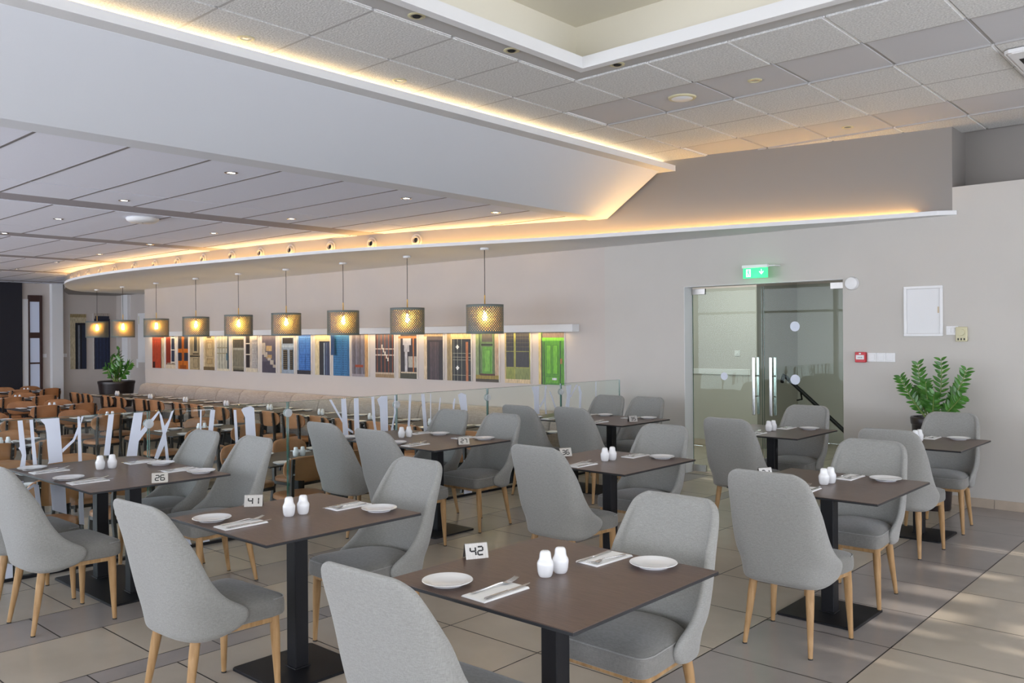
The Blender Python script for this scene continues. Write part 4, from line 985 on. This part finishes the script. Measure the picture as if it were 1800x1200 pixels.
P_.append(('dark brown boarded door in crumbling plaster', [(0,1,0,1,'2a2224'),(0,.16,0,.95,'c8b494'),(0,1,.94,1,'8c7a60')] + planks(.32,.80,0,.82,4,['4c3e40','44383a'],'2c2426',.1) + [(.16,1,.86,.93,'4c4444')]))
P_.append(('dark iron door with white star pattern', [(0,1,0,1,'b09c70'),(0,.16,0,1,'8c7a54'),(.22,1,0,.88,'1e2020')] + vbars([.30,.45,.62], .012, 0, .88, 'a0a088') + bars(.25,1,[.12,.44,.5,.58],.008,'a0a088') + [(.38,.52,.70,.725,'e8e8e0'),(.38,.52,.26,.285,'e8e8e0'),(.42,.48,.67,.755,'e8e8e0'),(.42,.48,.23,.315,'e8e8e0'),(.80,.90,0,.82,'a86840')]))
P_.append(('worn green door with peeling frame', [(0,1,0,1,'5c7444'),(.3,.72,.15,.72,'5c9434'),(.28,.74,.82,.98,'4c4840'),(.25,.75,.74,.78,'2c3020'),(0,.14,.12,1,'7c8c5c'),(.14,.2,.1,1,'3c4c2c'),(.78,.84,.12,1,'4c5c34'),(.84,1,.05,1,'b09478'),(0,1,.05,.14,'8c7830'),(0,1,0,.06,'3c3424'),(.2,.85,.13,.17,'4c2c18')] + panel(.36,.66,.2,.66,'4c7c2c','68a03c')))
P_.append(('olive glazed door with dark grilles', [(0,1,0,1,'8c8c40'),(.06,.36,.32,1,'2c2a2c'),(.44,.96,.32,1,'2c2a2c'),(.06,.36,.08,.30,'7c8438'),(.42,.98,.08,.30,'747c44'),(0,1,0,.08,'c8b088'),(.0,.05,.08,1,'b09c68')] + bars(.05,.98,[.63],.012,'8c8c40') + bars(.06,.96,[.72,.80,.88,.95],.004,'74704c') + vbars([.13,.21,.29,.52,.62,.72,.82,.9], .008, .64, 1, '4c483c')))
P_.append(('bright green panelled door with brass knob', [(0,1,0,1,'4c8c10'),(0,.10,0,1,'d0b870'),(.10,.16,0,.98,'2c3c14'),(.16,1,.90,1,'6c5c50'),(.14,1,.84,.90,'6cb424'),(.20,.24,0,.82,'2c4c10'),(.84,.87,0,.84,'1c3008'),(.30,.50,.20,.76,'3c7008'),(.32,.48,.21,.75,'64a81c'),(.56,.76,.20,.76,'3c7008'),(.58,.74,.21,.75,'64a81c'),(.28,.80,.02,.16,'3c7c10'),(.30,.78,.03,.15,'58981c'),(.86,.93,.40,.50,'9c6c30'),(.54,.72,.09,.13,'c8c8c8')]))
XP = [-18.83,-18.26,-18.18,-17.74,-17.63,-17.18,-17.11,-16.68,-16.54,-16.08,-15.99,-15.52,-15.39,-14.97,-14.87,-14.46,-14.33,-13.86,-13.73,-13.27,-13.18,-12.75,-12.63,-12.19,-12.1,-11.64,-11.53,-11.14,-10.96,-10.49,-10.39,-9.95,-9.79,-9.36,-9.28,-8.77,-8.68,-8.22,-8.11,-7.63,-7.49,-7.04]
for i, (nm, R) in enumerate(P_):
    x0, x1 = XP[2*i], XP[2*i+1]
    if x1-x0 < .42: x0 = x1-.44
    picture(x0+.01, x1, .975, 1.672, 8.838, R, 'tall photo print of a ' + nm)
# two dark prints on the left end wall (mounted facing +x)
for y0, y1, z0, z1, R, lb in ((8.62, 9.02, .86, 2.27, [(0,1,0,1,'b4a88c'),(0,1,.94,1,'8c7c58'),(.32,1,0,.84,'141620'),(.48,.60,0,.80,'6c7078'),(.72,1,0,.80,'20283c')], 'tall print of a dark shutter in a cream frame on the left end wall'),
                              (9.20, 9.62, .84, 2.30, [(0,1,0,1,'b0a498')] + [(.05,1,.0,.90,'20263a')] + planks(.05,1,0,.78,9,['242c44','2a3450'],'161a2c') + [(.1,.95,.9,.95,'2c3040')], 'tall print of a navy plank shutter on the left end wall')):
    t = picture(-(y1-y0)/2, (y1-y0)/2, z0, z1, 0, R, lb); t.location = (-22.998, (y0+y1)/2, 0); t.rotation_euler = (0, 0, PI/2)
# narrow brown window in the left end wall
t = empty('window_4', (-22.995, 7.80, 0)); struct(t)
mb = MB(); 
for a in ((-.16, -.125, .2, 2.72), (.10, .16, .2, 2.72), (-.125, .10, 2.56, 2.72), (-.125, .10, 1.66, 1.80), (-.125, .10, .2, .3), (-.125, .10, 1.02, 1.06)): mb.bbox(0, .06, a[0], a[1], a[2], a[3], .004)
mb.obj('window_frame', 'brownframe', t); MB().box(.01, .02, -.125, .10, .3, 2.56).obj('pane', 'paleglass', t)
for (x, y, z, lb) in ((-22.99, 8.02, 1.22, 'right of the brown window'), (-22.99, 8.50, 1.22, 'left of the cream framed print')):
    t = empty('wall_switch', (x, y, z), 0, 'small white switch on the left end wall, ' + lb, 'switch')
    MB().bbox(0, .012, -.045, .045, -.045, .045, .003).obj('plate', 'plasticw', t); MB().bbox(.012, .016, -.025, .025, -.025, .025, .002).obj('rocker', 'plasticw', t)
t = empty('fuse_cabinet', (-21.40, 9.795, 1.65), 0, 'tall pale cabinet cover on the recessed wall behind the second pendant', 'cabinet')
MB().bbox(-.22, .22, -.05, 0, -.62, .62, .006).obj('body', 'plasticw', t); MB().box(-.17, -.14, -.053, -.05, .35, .55).obj('label_holder', 'plasticc', t)
t = empty('wall_switch', (-21.75, 9.80, 1.0), 0, 'white double switch plate under the pale cabinet in the recess', 'switch')
MB().bbox(-.05, .05, -.012, 0, -.11, .11, .004).obj('plate', 'plasticw', t); MB().bbox(-.03, .03, -.018, -.0125, .01, .08, .003).obj('rocker', 'plasticw', t); MB().bbox(-.03, .03, -.018, -.0125, -.08, -.01, .003).obj('rocker', 'plasticw', t)

# ------------------------------------------------------------------ potted plants
def plant(loc, R0, R1, hp, stems, scale, label, seed, potname='potted_plant'):
    rnd = random.Random(seed)
    t = empty(potname, loc, 0, label, 'potted plant', 'potted zz plants')
    MB().lathe([(0, 0), (R0, 0), (R0+.004, .01), (R1-.008, hp-.07), (R1, hp-.065), (R1+.006, hp-.01), (R1, hp), (R1-.022, hp), (R1-.026, hp-.05), (0, hp-.05)], 40, cap=False).obj('planter', 'pot', t, True)
    MB().lathe([(0, hp-.035), (R1*.5, hp-.030), (R1-.026, hp-.038)], 28, cap=False).obj('pebbles', 'pebble', t, True)
    for (dx, dz, bow, dep) in stems:
        # dx,dz: tip offset in the picture plane (x, z), dep: tip offset in depth
        base = Vector((dx*.15, dep*.2, hp-.04)); tip = Vector((dx, dep, hp+dz))
        mid = (base+tip)/2 + Vector((-bow*.12, 0, .03)); pts = []
        for k in range(13):
            u = k/12; pts.append(base*(1-u)**2 + mid*2*u*(1-u) + tip*u*u)
        s = MB().tube(pts, [.011*scale*(1-.7*k/12) for k in range(13)], 8).obj('stem', 'stem', t, True)
        mb = MB(); n = 11
        for k in range(n*2):
            u = .22 + .78*(k//2)/(n-1); i = min(int(u*12), 11); p = pts[i] + (pts[i+1]-pts[i])*(u*12-i); d = (pts[min(i+1, 12)]-pts[max(i-1,0)]).normalized()
            sd = 1 if k % 2 else -1
            side = d.cross(Vector((rnd.uniform(-.45, .45), 1, rnd.uniform(-.3, .3)))).normalized()*sd
            ld = (side*.85 + d*.62 + Vector((0, rnd.uniform(-.5, .5), rnd.uniform(-.05, .2)))).normalized(); L_ = scale*rnd.uniform(.085, .115)*(.75+.3*math.sin(PI*min(1, u*.9)))
            wv = ld.cross(Vector((rnd.uniform(-.3, .3), -1, rnd.uniform(.2, 1.2)))).normalized(); up = wv.cross(ld).normalized()
            A = []; C_ = []; B = []
            for q in range(7):
                v = q/6; wd = scale*.019*math.sin(PI*v**.8)**.8 if 0 < v < 1 else 0
                cpt = p + ld*L_*v - up*.012*v*v*scale
                A.append(cpt + wv*wd + up*.25*wd); C_.append(cpt); B.append(cpt - wv*wd + up*.25*wd)
            vs = A + C_ + B
            mb.add(vs, [(q, q+1, 7+q+1, 7+q) for q in range(6)] + [(7+q, 7+q+1, 14+q+1, 14+q) for q in range(6)])
        mb.obj('leaflets', 'leaf', s, True, fix=False)
    return t
plant((-2.42, 8.50, 0), .135, .195, .85, [(-.26,.36,.5,-.10),(-.15,.48,.3,.04),(-.04,.33,.2,-.10),(.06,.52,-.4,.02),(.29,.44,-.5,-.05),(.19,.27,-.4,.08),(-.16,.24,.5,.06),(.05,.22,.1,-.16),(.26,.20,-.3,-.10)], .86, 'green zz plant in a tall dark planter against the right wall', 3)
plant((-20.2, 8.60, ZL), .27, .40, .98, [(-.28,.55,.4,0),(.06,.72,-.3,.05),(.35,.50,-.5,-.05),(-.12,.62,.3,.1),(.50,.40,-.6,.1),(-.30,.30,.4,-.1),(.2,.3,-.2,-.15)], 1.7, 'green zz plant in a wide dark planter left of the cream bench', 5)
